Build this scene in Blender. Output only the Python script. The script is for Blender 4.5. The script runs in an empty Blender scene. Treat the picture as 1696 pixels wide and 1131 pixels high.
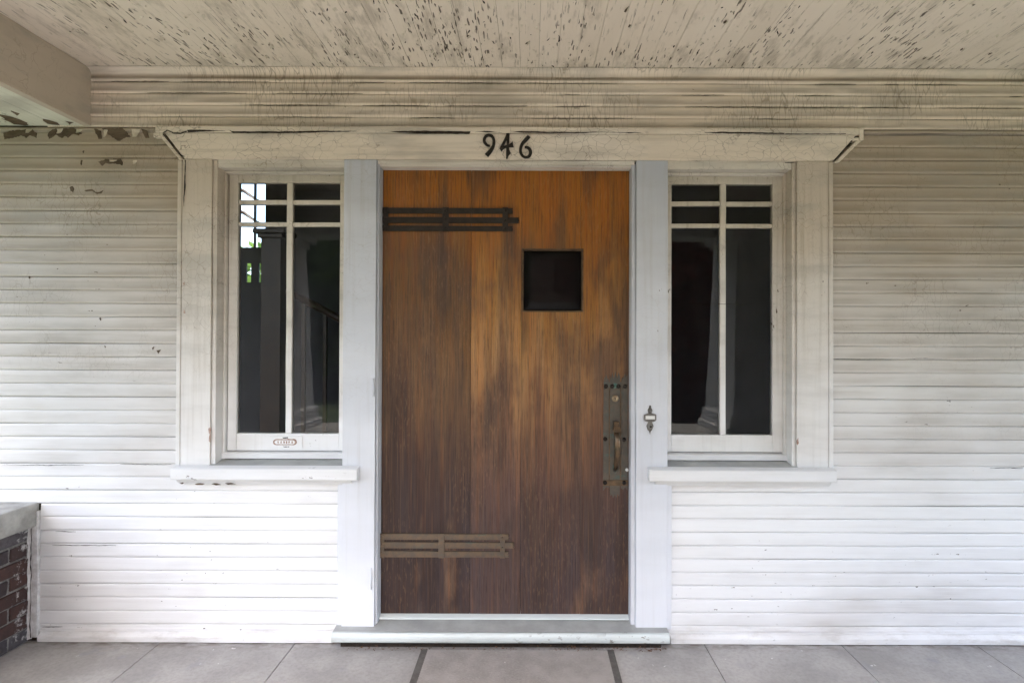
import bpy, bmesh, math, random
from mathutils import Vector, Matrix, noise
R = math.radians
random.seed(7)
scene = bpy.context.scene
col = scene.collection

# ------------------------------------------------------------------ camera
D, F, CX, CY, CZ = 2.67, 950.0, 880.0, 565.5, 1.39      # metres to wall plane, focal px, principal px, camera height
cam_d = bpy.data.cameras.new("camera"); cam = bpy.data.objects.new("camera", cam_d); col.objects.link(cam)
cam_d.sensor_width = 36.0; cam_d.lens = F / 1696 * 36
cam_d.shift_x = -32 / 1696; cam_d.shift_y = -8 / 1696
cam_d.clip_start = 0.02; cam_d.clip_end = 400
cam.location = (0, -D, CZ)
cam.rotation_euler = (Matrix.Rotation(R(90.45), 3, 'X') @ Matrix.Rotation(R(0.2), 3, 'Z')).to_euler()
scene.camera = cam
# ------------------------------------------------------------------ sky, sun, exposure
world = bpy.data.worlds.new("World"); scene.world = world; world.use_nodes = True
wn = world.node_tree; bg = wn.nodes["Background"]
sky = wn.nodes.new("ShaderNodeTexSky"); sky.sky_type = 'NISHITA'; sky.sun_disc = False
SUN_EL, SUN_AZ = 56.0, 181.0           # azimuth clockwise from +Y (house side)
sky.sun_elevation = R(SUN_EL); sky.sun_rotation = R(SUN_AZ)
sky.dust_density = 3.7; sky.air_density = 1.0; sky.ozone_density = 0.6
wn.links.new(sky.outputs[0], bg.inputs[0]); bg.inputs[1].default_value = 0.15
sl = bpy.data.lights.new("sun", 'SUN'); sl.energy = 1.5; sl.angle = R(12); sl.color = (1, .96, .90)
sun = bpy.data.objects.new("sun", sl); col.objects.link(sun)
sd = Vector((math.sin(R(SUN_AZ)) * math.cos(R(SUN_EL)), math.cos(R(SUN_AZ)) * math.cos(R(SUN_EL)), math.sin(R(SUN_EL))))
sun.rotation_euler = (-sd).to_track_quat('-Z', 'Y').to_euler(); sun.location = sd * 30
vs = scene.view_settings
vs.view_transform = 'Standard'; vs.look = 'None'; vs.gamma = 1.0; vs.use_curve_mapping = False
vs.exposure = 2.88
scene.cycles.max_bounces = 7; scene.cycles.diffuse_bounces = 4; scene.cycles.glossy_bounces = 3; scene.cycles.transparent_max_bounces = 10
scene.cycles.adaptive_threshold = 0.02

def U(px, Y=0.0): return (px - CX) * (D + Y) / F
def Z(py, Y=0.0): return CZ - (py - CY) * (D + Y) / F

# ------------------------------------------------------------------ node helpers
class NT:
    def __init__(s, name):
        s.m = bpy.data.materials.new(name); s.m.use_nodes = True
        s.t = s.m.node_tree; s.b = s.t.nodes["Principled BSDF"]; s.out = s.t.nodes["Material Output"]
        s._p = None
    def n(s, t, **k):
        x = s.t.nodes.new(t)
        for a, v in k.items(): setattr(x, a, v)
        return x
    def put(s, sock, v):
        if isinstance(v, bpy.types.NodeSocket): s.t.links.new(v, sock)
        elif v is not None:
            if sock.type == 'RGBA' and len(v) == 3: v = (*v, 1)
            sock.default_value = v
    def pos(s):
        if s._p is None: s._p = s.n("ShaderNodeNewGeometry").outputs["Position"]
        return s._p
    def sc(s, sx, sy, sz, off=None, vec=None, rot=(0, 0, 0)):
        x = s.n("ShaderNodeMapping"); s.put(x.inputs["Vector"], vec or s.pos()); x.inputs["Scale"].default_value = (sx, sy, sz)
        x.inputs["Rotation"].default_value = rot
        if off is not None:
            a = s.n("ShaderNodeVectorMath", operation='ADD'); s.put(a.inputs[0], x.outputs[0]); s.put(a.inputs[1], off); return a.outputs[0]
        return x.outputs[0]
    def noise(s, vec, scale=1, detail=4, rough=.55, dist=0):
        x = s.n("ShaderNodeTexNoise"); s.put(x.inputs["Vector"], vec)
        for k, v in (("Scale", scale), ("Detail", detail), ("Roughness", rough), ("Distortion", dist)): x.inputs[k].default_value = v
        return x.outputs["Fac"]
    def vor(s, vec, feature='DISTANCE_TO_EDGE', out="Distance", rnd=1.0):
        x = s.n("ShaderNodeTexVoronoi", feature=feature); s.put(x.inputs["Vector"], vec); x.inputs["Scale"].default_value = 1
        x.inputs["Randomness"].default_value = rnd
        return x.outputs[out]
    def mr(s, v, a, b, c=0.0, d=1.0, smooth=True):
        x = s.n("ShaderNodeMapRange"); x.interpolation_type = 'SMOOTHSTEP' if smooth else 'LINEAR'
        s.put(x.inputs[0], v)
        for i, q in enumerate((a, b, c, d)): s.put(x.inputs[i + 1], q)
        return x.outputs[0]
    def ma(s, op, a, b=None, c=None, clamp=False):
        x = s.n("ShaderNodeMath", operation=op); x.use_clamp = clamp
        s.put(x.inputs[0], a); s.put(x.inputs[1], b); s.put(x.inputs[2], c)
        return x.outputs[0]
    def mix(s, f, a, b, mode='MIX'):
        x = s.n("ShaderNodeMix", data_type='RGBA', blend_type=mode)
        s.put(x.inputs[0], f); s.put(x.inputs[6], a); s.put(x.inputs[7], b)
        return x.outputs[2]
    def xyz(s, v=None):
        x = s.n("ShaderNodeSeparateXYZ"); s.put(x.inputs[0], v or s.pos()); return x.outputs
    def warp(s, vec, scale, amt):
        x = s.n("ShaderNodeTexNoise"); s.put(x.inputs["Vector"], s.pos()); x.inputs["Scale"].default_value = scale; x.inputs["Detail"].default_value = 3
        a = s.n("ShaderNodeVectorMath", operation='SUBTRACT'); s.put(a.inputs[0], x.outputs["Color"]); a.inputs[1].default_value = (.5, .5, .5)
        m = s.n("ShaderNodeVectorMath", operation='SCALE'); s.put(m.inputs[0], a.outputs[0]); m.inputs["Scale"].default_value = amt
        q = s.n("ShaderNodeVectorMath", operation='ADD'); s.put(q.inputs[0], vec); s.put(q.inputs[1], m.outputs[0])
        return q.outputs[0]
    def rnd(s): return s.n("ShaderNodeObjectInfo").outputs["Random"]
    def done(s, color, rough=.5, h=None, dist=.001, spec=.3, metal=0.0, strength=1.0):
        s.put(s.b.inputs["Base Color"], color); s.put(s.b.inputs["Roughness"], rough)
        s.b.inputs["Specular IOR Level"].default_value = spec; s.b.inputs["Metallic"].default_value = metal
        if h is not None:
            x = s.n("ShaderNodeBump"); x.inputs["Distance"].default_value = dist; x.inputs["Strength"].default_value = strength
            s.put(x.inputs["Height"], h); s.put(s.b.inputs["Normal"], x.outputs[0])
        return s.m

# ------------------------------------------------------------------ materials
WOODBARE = (.085, .058, .036)
def mat_paint(name, axis, white=(.83, .83, .83), old=(.405, .332, .258), age=(.60, 2.06), xbias=.005, crack=1.0, chip=.70, crk_scale=(34, 14), streak=.5, minage=0.0, cw=.030, cdark=(.20, .155, .11), lap=None, wrp=2.4, dirt=1.0):
    """aged white oil paint. axis 'x' = boards run along x, 'z' = along z, 'y' = along y"""
    k = NT(name); X, Y, Zz = k.xyz()
    big = k.noise(k.sc(.9, .9, 2.2), 1.3, 3)
    a = k.mr(Zz, age[0], age[1], 0, 1, False)
    a = k.ma('ADD', a, k.ma('MULTIPLY', k.ma('SUBTRACT', big, .5), .9))
    a = k.ma('ADD', a, k.ma('MULTIPLY', X, xbias), clamp=True)
    a = k.ma('MAXIMUM', a, minage)
    st = {'x': (1.4, 8, 40), 'z': (40, 8, 1.4), 'y': (40, 1.4, 8)}[axis]
    s1 = k.noise(k.sc(*st), 1, 5, .6)
    c = k.mix(a, white, old)
    # rubbed-in soot: streaky, stronger where the paint is old
    soot = k.ma('MULTIPLY', k.mr(s1, .48, .78), k.ma('MULTIPLY_ADD', a, streak, .10))
    c = k.mix(soot, c, (.30, .25, .185))
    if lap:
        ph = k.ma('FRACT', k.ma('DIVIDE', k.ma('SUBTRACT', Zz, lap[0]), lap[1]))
        sw = k.ma('MULTIPLY', k.mr(ph, .10, .20), k.mr(ph, .25, .95, 1, .0))  # per-lap grime that also paints in cove shading and a lit lower edge
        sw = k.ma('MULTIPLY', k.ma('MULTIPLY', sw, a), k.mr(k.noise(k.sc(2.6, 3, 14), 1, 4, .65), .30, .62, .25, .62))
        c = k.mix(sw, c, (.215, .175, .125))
        foot = k.ma('MULTIPLY', k.mr(Zz, .02, .13, 1, 0), k.mr(k.noise(k.sc(6, 6, 22), 1, 5, .7), .46, .70, 0, .40))
        c = k.mix(foot, c, (.42, .375, .32))
    blot = k.mr(k.noise(k.sc(2.2, 3.1, 9), 1, 4, .6), .45, .70, 0, .55 * dirt)
    c = k.mix(k.ma('MULTIPLY', blot, k.ma('ADD', k.ma('MULTIPLY', a, .75), .17)), c, (.30, .28, .245))
    # alligator cracks
    cs = {'x': (crk_scale[0], 10, crk_scale[1]), 'z': (crk_scale[1], 10, crk_scale[0]), 'y': (crk_scale[0], crk_scale[1], 10)}[axis]
    v = k.vor(k.warp(k.sc(*cs), 9, wrp))
    line = k.mr(v, .0, cw, 1, 0)
    cm = k.mr(k.noise(k.sc(2.3, 2.3, 3.7), 1, 3), .40, .62)
    cm = k.ma('MULTIPLY', cm, k.mr(a, .25, .85, 0, .62))
    cl = k.ma('MULTIPLY', k.ma('MULTIPLY', line, cm), crack)
    c = k.mix(cl, c, cdark)
    # chipped spots down to wood
    cp = {'x': (26, 20, 62), 'z': (62, 20, 26), 'y': (62, 26, 20)}[axis]
    ch = k.mr(k.noise(k.sc(*cp), 1, 3, .6), chip, chip + .02)
    chm = k.mr(k.noise(k.sc(1.7, 1.7, 1.7), 1, 2), .50, .62)
    ch = k.ma('MULTIPLY', ch, chm)
    c = k.mix(ch, c, WOODBARE)
    h = k.noise(k.sc(*[q * 1.6 for q in st]), 1, 2, .6)
    return k.done(c, k.mr(a, 0, 1, .42, .62), h, .0012, .35)

def mat_ceiling():
    k = NT("peeling_ceiling_paint")
    rnd = k.rnd()
    base = k.mix(k.noise(k.sc(2, 1.2, 1), 1.5, 4), (.725, .635, .54), (.81, .735, .65))
    base = k.mix(k.ma('MULTIPLY', rnd, .25), base, (.60, .52, .42))
    bare = k.noise(k.sc(15, 4.2, 1), 1, 5, .65)
    msk = k.noise(k.sc(2.6, 2.0, 1), 1, 2)
    b = k.mr(k.ma('ADD', bare, k.ma('MULTIPLY', k.ma('SUBTRACT', msk, .5), .5)), .50, .68, 0, .60)
    grain = k.noise(k.sc(150, 5, 1), 1, 4, .7)
    c = k.mix(b, base, k.mix(k.mr(grain, .35, .65), (.33, .28, .225), (.52, .46, .38)))
    # angular paint loss: voronoi cells, some of them missing, stretched along the boards
    vec = k.warp(k.sc(190, 30, 1), 16, 2.2)
    cell = k.n("ShaderNodeTexVoronoi", feature='F1'); k.put(cell.inputs["Vector"], vec); cell.inputs["Scale"].default_value = 1
    cr = k.n("ShaderNodeSeparateColor"); k.put(cr.inputs[0], cell.outputs["Color"])
    gone = k.mr(cr.outputs[0], .93, .935)
    msk2 = k.mr(k.noise(k.sc(4, 2.4, 1), 1, 3), .38, .55)
    gone = k.ma('MULTIPLY', gone, msk2)
    c = k.mix(k.ma('MULTIPLY', gone, .85), c, (.06, .042, .028))
    edge = k.mr(k.vor(vec), 0, .05, 1, 0)
    cl = k.ma('MULTIPLY', edge, k.mr(k.noise(k.sc(5, 3, 1), 1, 3), .50, .66))
    c = k.mix(k.ma('MULTIPLY', cl, .38), c, (.16, .125, .095))
    slit = k.mr(k.noise(k.sc(165, 3.6, 1), 1, 4, .65), .645, .675)
    slit = k.ma('MULTIPLY', slit, k.mr(k.noise(k.sc(2.2, 2.2, 1), 1.7, 2), .40, .55))
    c = k.mix(k.ma('MULTIPLY', slit, .85), c, (.075, .055, .04))
    h = k.ma('SUBTRACT', k.ma('MULTIPLY', k.noise(k.sc(60, 5, 1), 1, 2), .6), gone)
    return k.done(c, .65, h, .0025, .25)

def mat_door():
    k = NT("weathered_oak"); X, Y, Zz = k.xyz(); rnd = k.rnd()
    off = k.n("ShaderNodeCombineXYZ"); k.put(off.inputs[0], k.ma('MULTIPLY', rnd, 37)); k.put(off.inputs[2], k.ma('MULTIPLY', rnd, 11)); off = off.outputs[0]
    band = k.noise(k.sc(16, 1, .9, off), 1, 4, .6, .4)
    fade = k.mr(k.ma('ADD', Zz, k.ma('MULTIPLY', k.ma('SUBTRACT', band, .5), 1.1)), .35, 2.05, 0, 1, False)
    tone = k.n("ShaderNodeAttribute", attribute_type='OBJECT', attribute_name="tone").outputs["Fac"]
    ramp = k.n("ShaderNodeValToRGB"); k.put(ramp.inputs[0], fade)
    e = ramp.color_ramp.elements
    e[0].position = 0; e[0].color = (.080, .052, .048, 1); e[1].position = 1; e[1].color = (.30, .108, .009, 1)
    for p, c in ((.18, (.108, .060, .047)), (.36, (.205, .108, .058)), (.56, (.40, .212, .082)), (.75, (.345, .160, .032)), (.88, (.275, .104, .011))):
        q = e.new(p); q.color = (*c, 1)
    c = k.mix(k.ma('MULTIPLY', tone, k.mr(k.ma('ADD', Zz, k.ma('MULTIPLY', band, .5)), 1.85, 2.35, 1, .15)), ramp.outputs[0], (.36, .36, .40), 'MULTIPLY')
    st = k.mr(k.noise(k.sc(7, 1, 1.1, off), 1, 4, .6), .48, .68, 0, .72)
    c = k.mix(st, c, (.048, .030, .022))
    pur = k.ma('MULTIPLY', k.mr(k.noise(k.sc(9, 1, 1.8), 1, 3), .45, .7), k.mr(Zz, .15, 1.1, .6, 0))
    c = k.mix(pur, c, (.072, .050, .052))
    rub = k.ma('MULTIPLY', k.mr(k.noise(k.sc(5, 1, 1.6), 1.4, 4), .55, .8, 0, .55), k.mr(Zz, .5, 1.6, 1, .2))
    c = k.mix(rub, c, (.33, .19, .105))
    cloud = k.mr(k.noise(k.sc(3.4, 1, 2.0), 1, 4, .6), .44, .66, 0, .62)
    c = k.mix(k.ma('MULTIPLY', cloud, k.mr(Zz, 2.15, 1.7)), c, (.062, .038, .030))
    # oak pores and annual streaks
    pore = k.noise(k.sc(190, 1, 6, off), 1, 4, .75)
    c = k.mix(k.mr(pore, .50, .66, 0, .60), c, (.022, .012, .008))
    gr2 = k.noise(k.sc(85, 1, 3.2, off), 1, 3, .65)
    c = k.mix(k.mr(gr2, .48, .68, 0, .34), c, (.045, .027, .019))
    gr3 = k.noise(k.sc(120, 1, 2.4, off, rot=(0, R(3), 0)), 1, 2, .6)
    c = k.mix(k.mr(gr3, .52, .72, 0, .16), c, (.36, .20, .10))
    grow = k.noise(k.sc(75, 1, 1.1, off), 1, 4, .65, .5)
    c = k.mix(k.mr(grow, .40, .68, 0, .42), c, (.60, .33, .13), 'SOFT_LIGHT')
    # ray fleck: short slanting light ticks
    fl = k.noise(k.sc(130, 1, 26, off, rot=(0, R(-24), 0)), 1, 2, .5)
    fl = k.ma('MULTIPLY', k.mr(fl, .54, .70), k.mr(k.noise(k.sc(4, 1, 1.3, off), 1, 2), .40, .58, 0, .20))
    c = k.mix(fl, c, (.30, .18, .095))
    # small white paint ticks near the foot
    w = k.mr(k.noise(k.sc(95, 1, 130), 1, 1), .835, .85)
    c = k.mix(k.ma('MULTIPLY', w, k.mr(Zz, .25, .6, 1, 0)), c, (.6, .55, .5))
    h = k.ma('ADD', k.ma('MULTIPLY', pore, -.7), k.ma('MULTIPLY', grow, .5))
    r = k.mr(k.ma('ADD', fade, k.ma('MULTIPLY', k.ma('SUBTRACT', grow, .5), .5)), .3, 1, .62, .38)
    return k.done(c, r, h, .0008, .35)

def mat_simple(name, c1, c2, scale=20, rough=.6, bump=.0008, spec=.3, metal=0.0, detail=5, s=(1, 1, 1)):
    k = NT(name); f = k.noise(k.sc(*s), scale, detail, .6)
    return k.done(k.mix(k.mr(f, .3, .7), c1, c2), rough, f, bump, spec, metal)

def mat_concrete():
    k = NT("worn_concrete")
    f = k.noise(k.sc(1, 1, 1), 3.2, 6, .6); g = k.noise(k.sc(1, 1, 1), 60, 4, .7)
    c = k.mix(k.mr(f, .32, .68), (.30, .287, .275), (.42, .402, .385))
    c = k.mix(k.mr(g, .38, .70, 0, .36), c, (.21, .202, .196))
    c = k.mix(k.mr(k.noise(k.sc(2.3, 9, 1), 1, 5, .7), .55, .75, 0, .2), c, (.46, .45, .43))
    sp = k.n("ShaderNodeTexVoronoi", feature='F1'); k.put(sp.inputs["Vector"], k.warp(k.sc(17, 17, 1), 30, .8)); sp.inputs["Scale"].default_value = 1
    cc = k.n("ShaderNodeSeparateColor"); k.put(cc.inputs[0], sp.outputs["Color"])
    dot = k.ma('MULTIPLY', k.mr(sp.outputs["Distance"], .06, .10, 1, 0), k.mr(cc.outputs[1], .58, .62))
    c = k.mix(k.ma('MULTIPLY', dot, .8), c, (.72, .71, .69))
    bl = k.mr(k.noise(k.sc(6, 6, 1), 1, 3), .60, .75, 0, .35)
    c = k.mix(bl, c, (.23, .24, .29))
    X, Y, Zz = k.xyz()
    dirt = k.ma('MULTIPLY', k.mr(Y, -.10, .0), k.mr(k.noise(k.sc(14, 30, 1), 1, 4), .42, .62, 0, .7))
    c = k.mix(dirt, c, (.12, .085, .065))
    return k.done(c, .7, k.ma('ADD', g, f), .0012, .3)

def mat_brick():
    k = NT("old_brick"); r = k.rnd()
    ramp = k.n("ShaderNodeValToRGB"); k.put(ramp.inputs[0], r); ramp.color_ramp.interpolation = 'LINEAR'
    e = ramp.color_ramp.elements; e[0].color = (.075, .043, .038, 1); e[1].position = 1; e[1].color = (.13, .118, .125, 1)
    for p, c in ((.4, (.095, .052, .045)), (.6, (.062, .042, .040)), (.8, (.070, .064, .072))): q = e.new(p); q.color = (*c, 1)
    f = k.noise(k.sc(1, 1, 1), 45, 5, .7)
    c = k.mix(k.mr(f, .4, .7, 0, .6), ramp.outputs[0], (.045, .036, .036))
    X, Y, Zz = k.xyz()
    w = k.mr(k.ma('ADD', k.noise(k.sc(1, 1, 1), 24, 5, .7), k.mr(Y, -.18, 0, -.12, .13)), .58, .70, 0, .8)
    c = k.mix(w, c, (.62, .60, .58))
    return k.done(c, .8, f, .004, .2)

def mat_glass(name, tint=(.94, .96, .95), ior=1.62, wav=.0, rough=.0):
    k = NT(name); t = k.t; t.nodes.remove(k.b)
    fr = k.n("ShaderNodeFresnel"); fr.inputs["IOR"].default_value = ior
    g = k.n("ShaderNodeBsdfGlossy"); g.inputs["Roughness"].default_value = rough
    tr = k.n("ShaderNodeBsdfTransparent"); tr.inputs["Color"].default_value = (*tint, 1)
    if wav:
        b = k.n("ShaderNodeBump"); b.inputs["Distance"].default_value = wav; b.inputs["Strength"].default_value = 1
        k.put(b.inputs["Height"], k.noise(k.sc(7, 7, 3), 1, 2)); k.put(g.inputs["Normal"], b.outputs[0])
    # thin film of dust low on the pane
    X, Y, Zz = k.xyz()
    df = k.n("ShaderNodeBsdfDiffuse"); df.inputs["Color"].default_value = (.5, .5, .5, 1)
    m = k.n("ShaderNodeMixShader"); k.put(m.inputs[0], fr.outputs[0]); k.put(m.inputs[1], tr.outputs[0]); k.put(m.inputs[2], g.outputs[0])
    m2 = k.n("ShaderNodeMixShader"); k.put(m2.inputs[0], k.mr(k.noise(k.sc(9, 1, 4), 1, 5, .7), .45, .8, .004, .035))
    k.put(m2.inputs[1], m.outputs[0]); k.put(m2.inputs[2], df.outputs[0]); k.put(k.out.inputs["Surface"], m2.outputs[0])
    return k.m

def mat_mat():
    k = NT("ribbed_mat"); X, Y, Zz = k.xyz()
    f = k.noise(k.sc(1, 1, 1), 8, 5, .6); g = k.noise(k.sc(90, 300, 1), 1, 3, .7)
    c = k.mix(k.mr(f, .3, .7), (.200, .183, .170), (.268, .248, .232))
    c = k.mix(k.mr(g, .4, .7, 0, .5), c, (.30, .275, .26))
    c = k.mix(k.mr(k.noise(k.sc(30, 30, 1), 1, 4), .70, .74), c, (.42, .40, .38))
    return k.done(c, .9, g, .002, .1)

def mat_metal(name, c1, c2, green=.5, rough=.5, metal=.6):
    k = NT(name); f = k.noise(k.sc(1, 1, 1), 26, 4, .6); g = k.noise(k.sc(9, 1, 30), 1, 4, .6)
    c = k.mix(k.mr(f, .35, .65), c1, c2)
    c = k.mix(k.mr(g, .55, .70, 0, green), c, (.085, .120, .105))
    return k.done(c, rough, f, .0008, .4, metal)

M = {}
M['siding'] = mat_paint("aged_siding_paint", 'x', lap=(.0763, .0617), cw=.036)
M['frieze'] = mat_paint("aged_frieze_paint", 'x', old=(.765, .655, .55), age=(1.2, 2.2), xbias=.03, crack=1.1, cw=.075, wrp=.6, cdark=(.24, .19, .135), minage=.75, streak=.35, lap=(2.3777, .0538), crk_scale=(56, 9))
M['trim_x'] = mat_paint("trim_paint_horizontal", 'x', old=(.55, .50, .42), age=(1.2, 2.4), xbias=0, chip=.74, crk_scale=(20, 26))
M['trim_z'] = mat_paint("trim_paint_vertical", 'z', old=(.51, .44, .36), age=(.7, 2.0), xbias=0, chip=.73, crk_scale=(24, 30))
M['header'] = mat_paint("crackled_header_paint", 'x', old=(.70, .615, .515), age=(.6, 1.9), xbias=0, chip=.75, crk_scale=(22, 30), crack=1.3, cw=.028, cdark=(.17, .13, .095), streak=.3)
M['door_trim'] = mat_paint("fresh_white_trim", 'z', dirt=.25, white=(.78, .80, .84), old=(.43, .45, .495), age=(.2, 2.3), xbias=0, crack=.4, chip=.76, streak=.2)
M['sash'] = mat_paint("sash_paint", 'z', old=(.52, .47, .385), age=(.9, 2.1), xbias=0, chip=.68, crk_scale=(30, 40), crack=1.2)
M['beam'] = mat_paint("beam_paint", 'y', white=(.55, .485, .41), old=(.51, .435, .36), age=(1, 2), xbias=0, chip=.73, crack=.5, streak=.35)
M['soffit'] = mat_paint("soffit_paint", 'y', white=(.74, .75, .68), old=(.70, .70, .62), age=(1, 2), xbias=0, chip=.62, crack=1, streak=.3)
M['sill_grey'] = mat_simple("weathered_grey_sill", (.33, .335, .325), (.43, .44, .425), 9, .6, .0008)
M['thresh'] = mat_paint("grey_green_threshold", 'x', white=(.66, .715, .705), old=(.5, .5, .5), age=(2, 3), xbias=0, chip=.60, crack=0, streak=.3, lap=(-5, 50))
M['ceiling'] = mat_ceiling()
M['door'] = mat_door()
M['bare'] = mat_simple("bare_weathered_wood", (.075, .052, .034), (.15, .11, .075), 40, .8, .002, s=(.3, 1, 1))
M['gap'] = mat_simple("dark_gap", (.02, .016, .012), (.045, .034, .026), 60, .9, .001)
M['sheath'] = mat_simple("wood_sheathing", (.05, .04, .03), (.08, .065, .05), 20, .9)
M['flake'] = mat_simple("curled_paint_flake", (.70, .64, .54), (.58, .51, .42), 50, .6, .0005)
M['concrete'] = mat_concrete()
M['brick'] = mat_brick()
M['mortar'] = mat_simple("sandy_mortar", (.13, .122, .115), (.27, .255, .24), 60, .9, .003)
M['cap'] = mat_simple("weathered_stone_cap", (.25, .245, .225), (.50, .49, .46), 7, .8, .003)
M['caulk'] = mat_simple("thick_white_caulk", (.55, .53, .52), (.78, .77, .77), 30, .5, .006)
M['glass'] = mat_glass("old_window_glass", ior=1.54, wav=.0003)
M['dglass'] = mat_glass("dark_bevelled_glass", tint=(.3, .3, .32), ior=1.24, wav=.0004, rough=.16)
M['mat'] = mat_mat()
M['matborder'] = mat_simple("rubber_mat_border", (.085, .078, .072), (.13, .12, .11), 30, .8)
M['iron'] = mat_metal("dark_iron_strap", (.014, .010, .008), (.028, .020, .014), .10, .65, .2)
M['brass'] = mat_metal("tarnished_brass_strap", (.165, .112, .072), (.120, .094, .072), .55, .5, .35)
M['bronze'] = mat_metal("green_bronze_plate", (.095, .088, .074), (.125, .104, .082), .8, .5, .5)
M['pull'] = mat_metal("bronze_pull", (.16, .105, .062), (.095, .066, .042), .2, .32, .75)
M['verd'] = mat_simple("verdigris", (.055, .13, .105), (.10, .17, .14), 60, .6, .001)
M['lock'] = mat_metal("brass_lock", (.42, .33, .22), (.28, .21, .13), .1, .35, .8)
M['numeral'] = mat_simple("black_iron_numeral", (.010, .008, .006), (.022, .018, .014), 60, .5)
M['bell'] = mat_metal("old_nickel", (.26, .25, .235), (.10, .095, .085), .0, .4, .8)
M['white'] = mat_simple("white_plastic", (.7, .69, .66), (.78, .77, .75), 20, .4)
M['rust'] = mat_simple("rust_red", (.26, .13, .09), (.50, .40, .34), 70, .8)
M['framewood'] = mat_simple("worn_brown_frame", (.05, .030, .018), (.14, .085, .045), 30, .6)
M['black'] = mat_simple("black_hole", (.006, .006, .006), (.012, .012, .012), 20, .8)
M['debris'] = mat_simple("dry_debris", (.09, .045, .028), (.22, .12, .07), 90, .9, .003)
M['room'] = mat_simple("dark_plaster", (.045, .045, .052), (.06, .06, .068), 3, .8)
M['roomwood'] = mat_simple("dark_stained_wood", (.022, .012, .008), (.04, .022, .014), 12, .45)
M['porchwhite'] = mat_simple("column_paint", (.72, .72, .71), (.80, .80, .79), 5, .5)
M['grass'] = mat_simple("lawn", (.035, .055, .018), (.07, .095, .03), 6, .95, .01)
M['path'] = mat_simple("path_concrete", (.30, .29, .28), (.38, .37, .355), 5, .85)
def mat_leaf(name, a, b):
    k = NT(name); f = k.noise(k.sc(1, 1, 1), 3.5, 3); c = k.mix(k.mr(f, .35, .65), a, b)
    d = k.n("ShaderNodeBsdfDiffuse"); t = k.n("ShaderNodeBsdfTranslucent"); m = k.n("ShaderNodeMixShader"); m.inputs[0].default_value = .45
    k.put(d.inputs[0], c); k.put(t.inputs[0], c); k.put(m.inputs[1], d.outputs[0]); k.put(m.inputs[2], t.outputs[0]); k.put(k.out.inputs["Surface"], m.outputs[0])
    k.t.nodes.remove(k.b); return k.m
M['maple'] = mat_leaf("red_maple_leaf", (.17, .040, .032), (.32, .090, .060))
M['green'] = mat_leaf("green_leaf", (.06, .12, .025), (.12, .19, .045))
M['bark'] = mat_simple("bark", (.06, .045, .035), (.12, .095, .075), 14, .9, .01)

# ------------------------------------------------------------------ object helpers
def tag(o, label=None, cat=None, group=None, kind=None):
    for a, v in (("label", label), ("category", cat), ("group", group), ("kind", kind)):
        if v: o[a] = v
    return o
def thing(name, loc, label, cat, group=None):
    o = bpy.data.objects.new(name, None); col.objects.link(o); o.location = loc; o.empty_display_size = .05
    return tag(o, label, cat, group, 'thing')
def adopt(o, parent):
    if parent is not None:
        o.parent = parent
        L = Vector((0, 0, 0)); q = parent
        while q is not None: L += Vector(q.location) if q.type == 'EMPTY' else Vector((0, 0, 0)); q = q.parent
        # meshes are built in world coordinates; only the direct parent's offset needs undoing
        o.matrix_parent_inverse = Matrix.Translation(-Vector(parent.location)) if parent.type == 'EMPTY' else Matrix.Identity(4)
    return o
def group_part(name, parent):
    o = bpy.data.objects.new(name, None); col.objects.link(o); o.empty_display_size = .05
    return adopt(o, parent)
def mesh(name, verts, faces, mat, parent=None, smooth=False):
    me = bpy.data.meshes.new(name); me.from_pydata([tuple(v) for v in verts], [], faces); me.validate()
    if mat: me.materials.append(M[mat])
    if smooth:
        for p in me.polygons: p.use_smooth = True
    o = bpy.data.objects.new(name, me); col.objects.link(o)
    return adopt(o, parent)
def from_bm(name, bm, mat, parent=None, smooth=False):
    bmesh.ops.recalc_face_normals(bm, faces=bm.faces)
    me = bpy.data.meshes.new(name); bm.to_mesh(me); bm.free()
    if mat: me.materials.append(M[mat])
    if smooth:
        for p in me.polygons: p.use_smooth = True
    o = bpy.data.objects.new(name, me); col.objects.link(o)
    return adopt(o, parent)
def bm_box(bm, x0, x1, y0, y1, z0, z1, bev=0.0, cuts=0, axis=None, wob=0.0):
    r = bmesh.ops.create_cube(bm, size=1)
    vs_ = r['verts']
    for v in vs_:
        v.co = Vector((x0 + (v.co.x + .5) * (x1 - x0), y0 + (v.co.y + .5) * (y1 - y0), z0 + (v.co.z + .5) * (z1 - z0)))
    es = list({e for v in vs_ for e in v.link_edges})
    if bev > 0:
        r2 = bmesh.ops.bevel(bm, geom=es, offset=bev, segments=2, affect='EDGES', profile=.6)
        vs_ = list({v for f in r2['faces'] for v in f.verts} | {v for v in vs_ if v.is_valid})
    if cuts:
        ax = 'xyz'.index(axis); lo, hi = ((x0, x1), (y0, y1), (z0, z1))[ax]
        for i in range(1, cuts + 1):
            p = [0, 0, 0]; p[ax] = lo + (hi - lo) * i / (cuts + 1); nrm = [0, 0, 0]; nrm[ax] = 1
            bmesh.ops.bisect_plane(bm, geom=bm.verts[:] + bm.edges[:] + bm.faces[:], plane_co=p, plane_no=nrm)
        for v in bm.verts:
            for a in range(3):
                if a != ax: v.co[a] += wob * (noise.noise(Vector((v.co[ax] * 4 + a * 17, x0 * 9 + a, z0 * 7))))
    return vs_
def box(name, x0, x1, y0, y1, z0, z1, mat, parent=None, bev=.002, cuts=0, axis=None, wob=.0008):
    bm = bmesh.new(); bm_box(bm, x0, x1, y0, y1, z0, z1, bev, cuts, axis, wob)
    return from_bm(name, bm, mat, parent)
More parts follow.
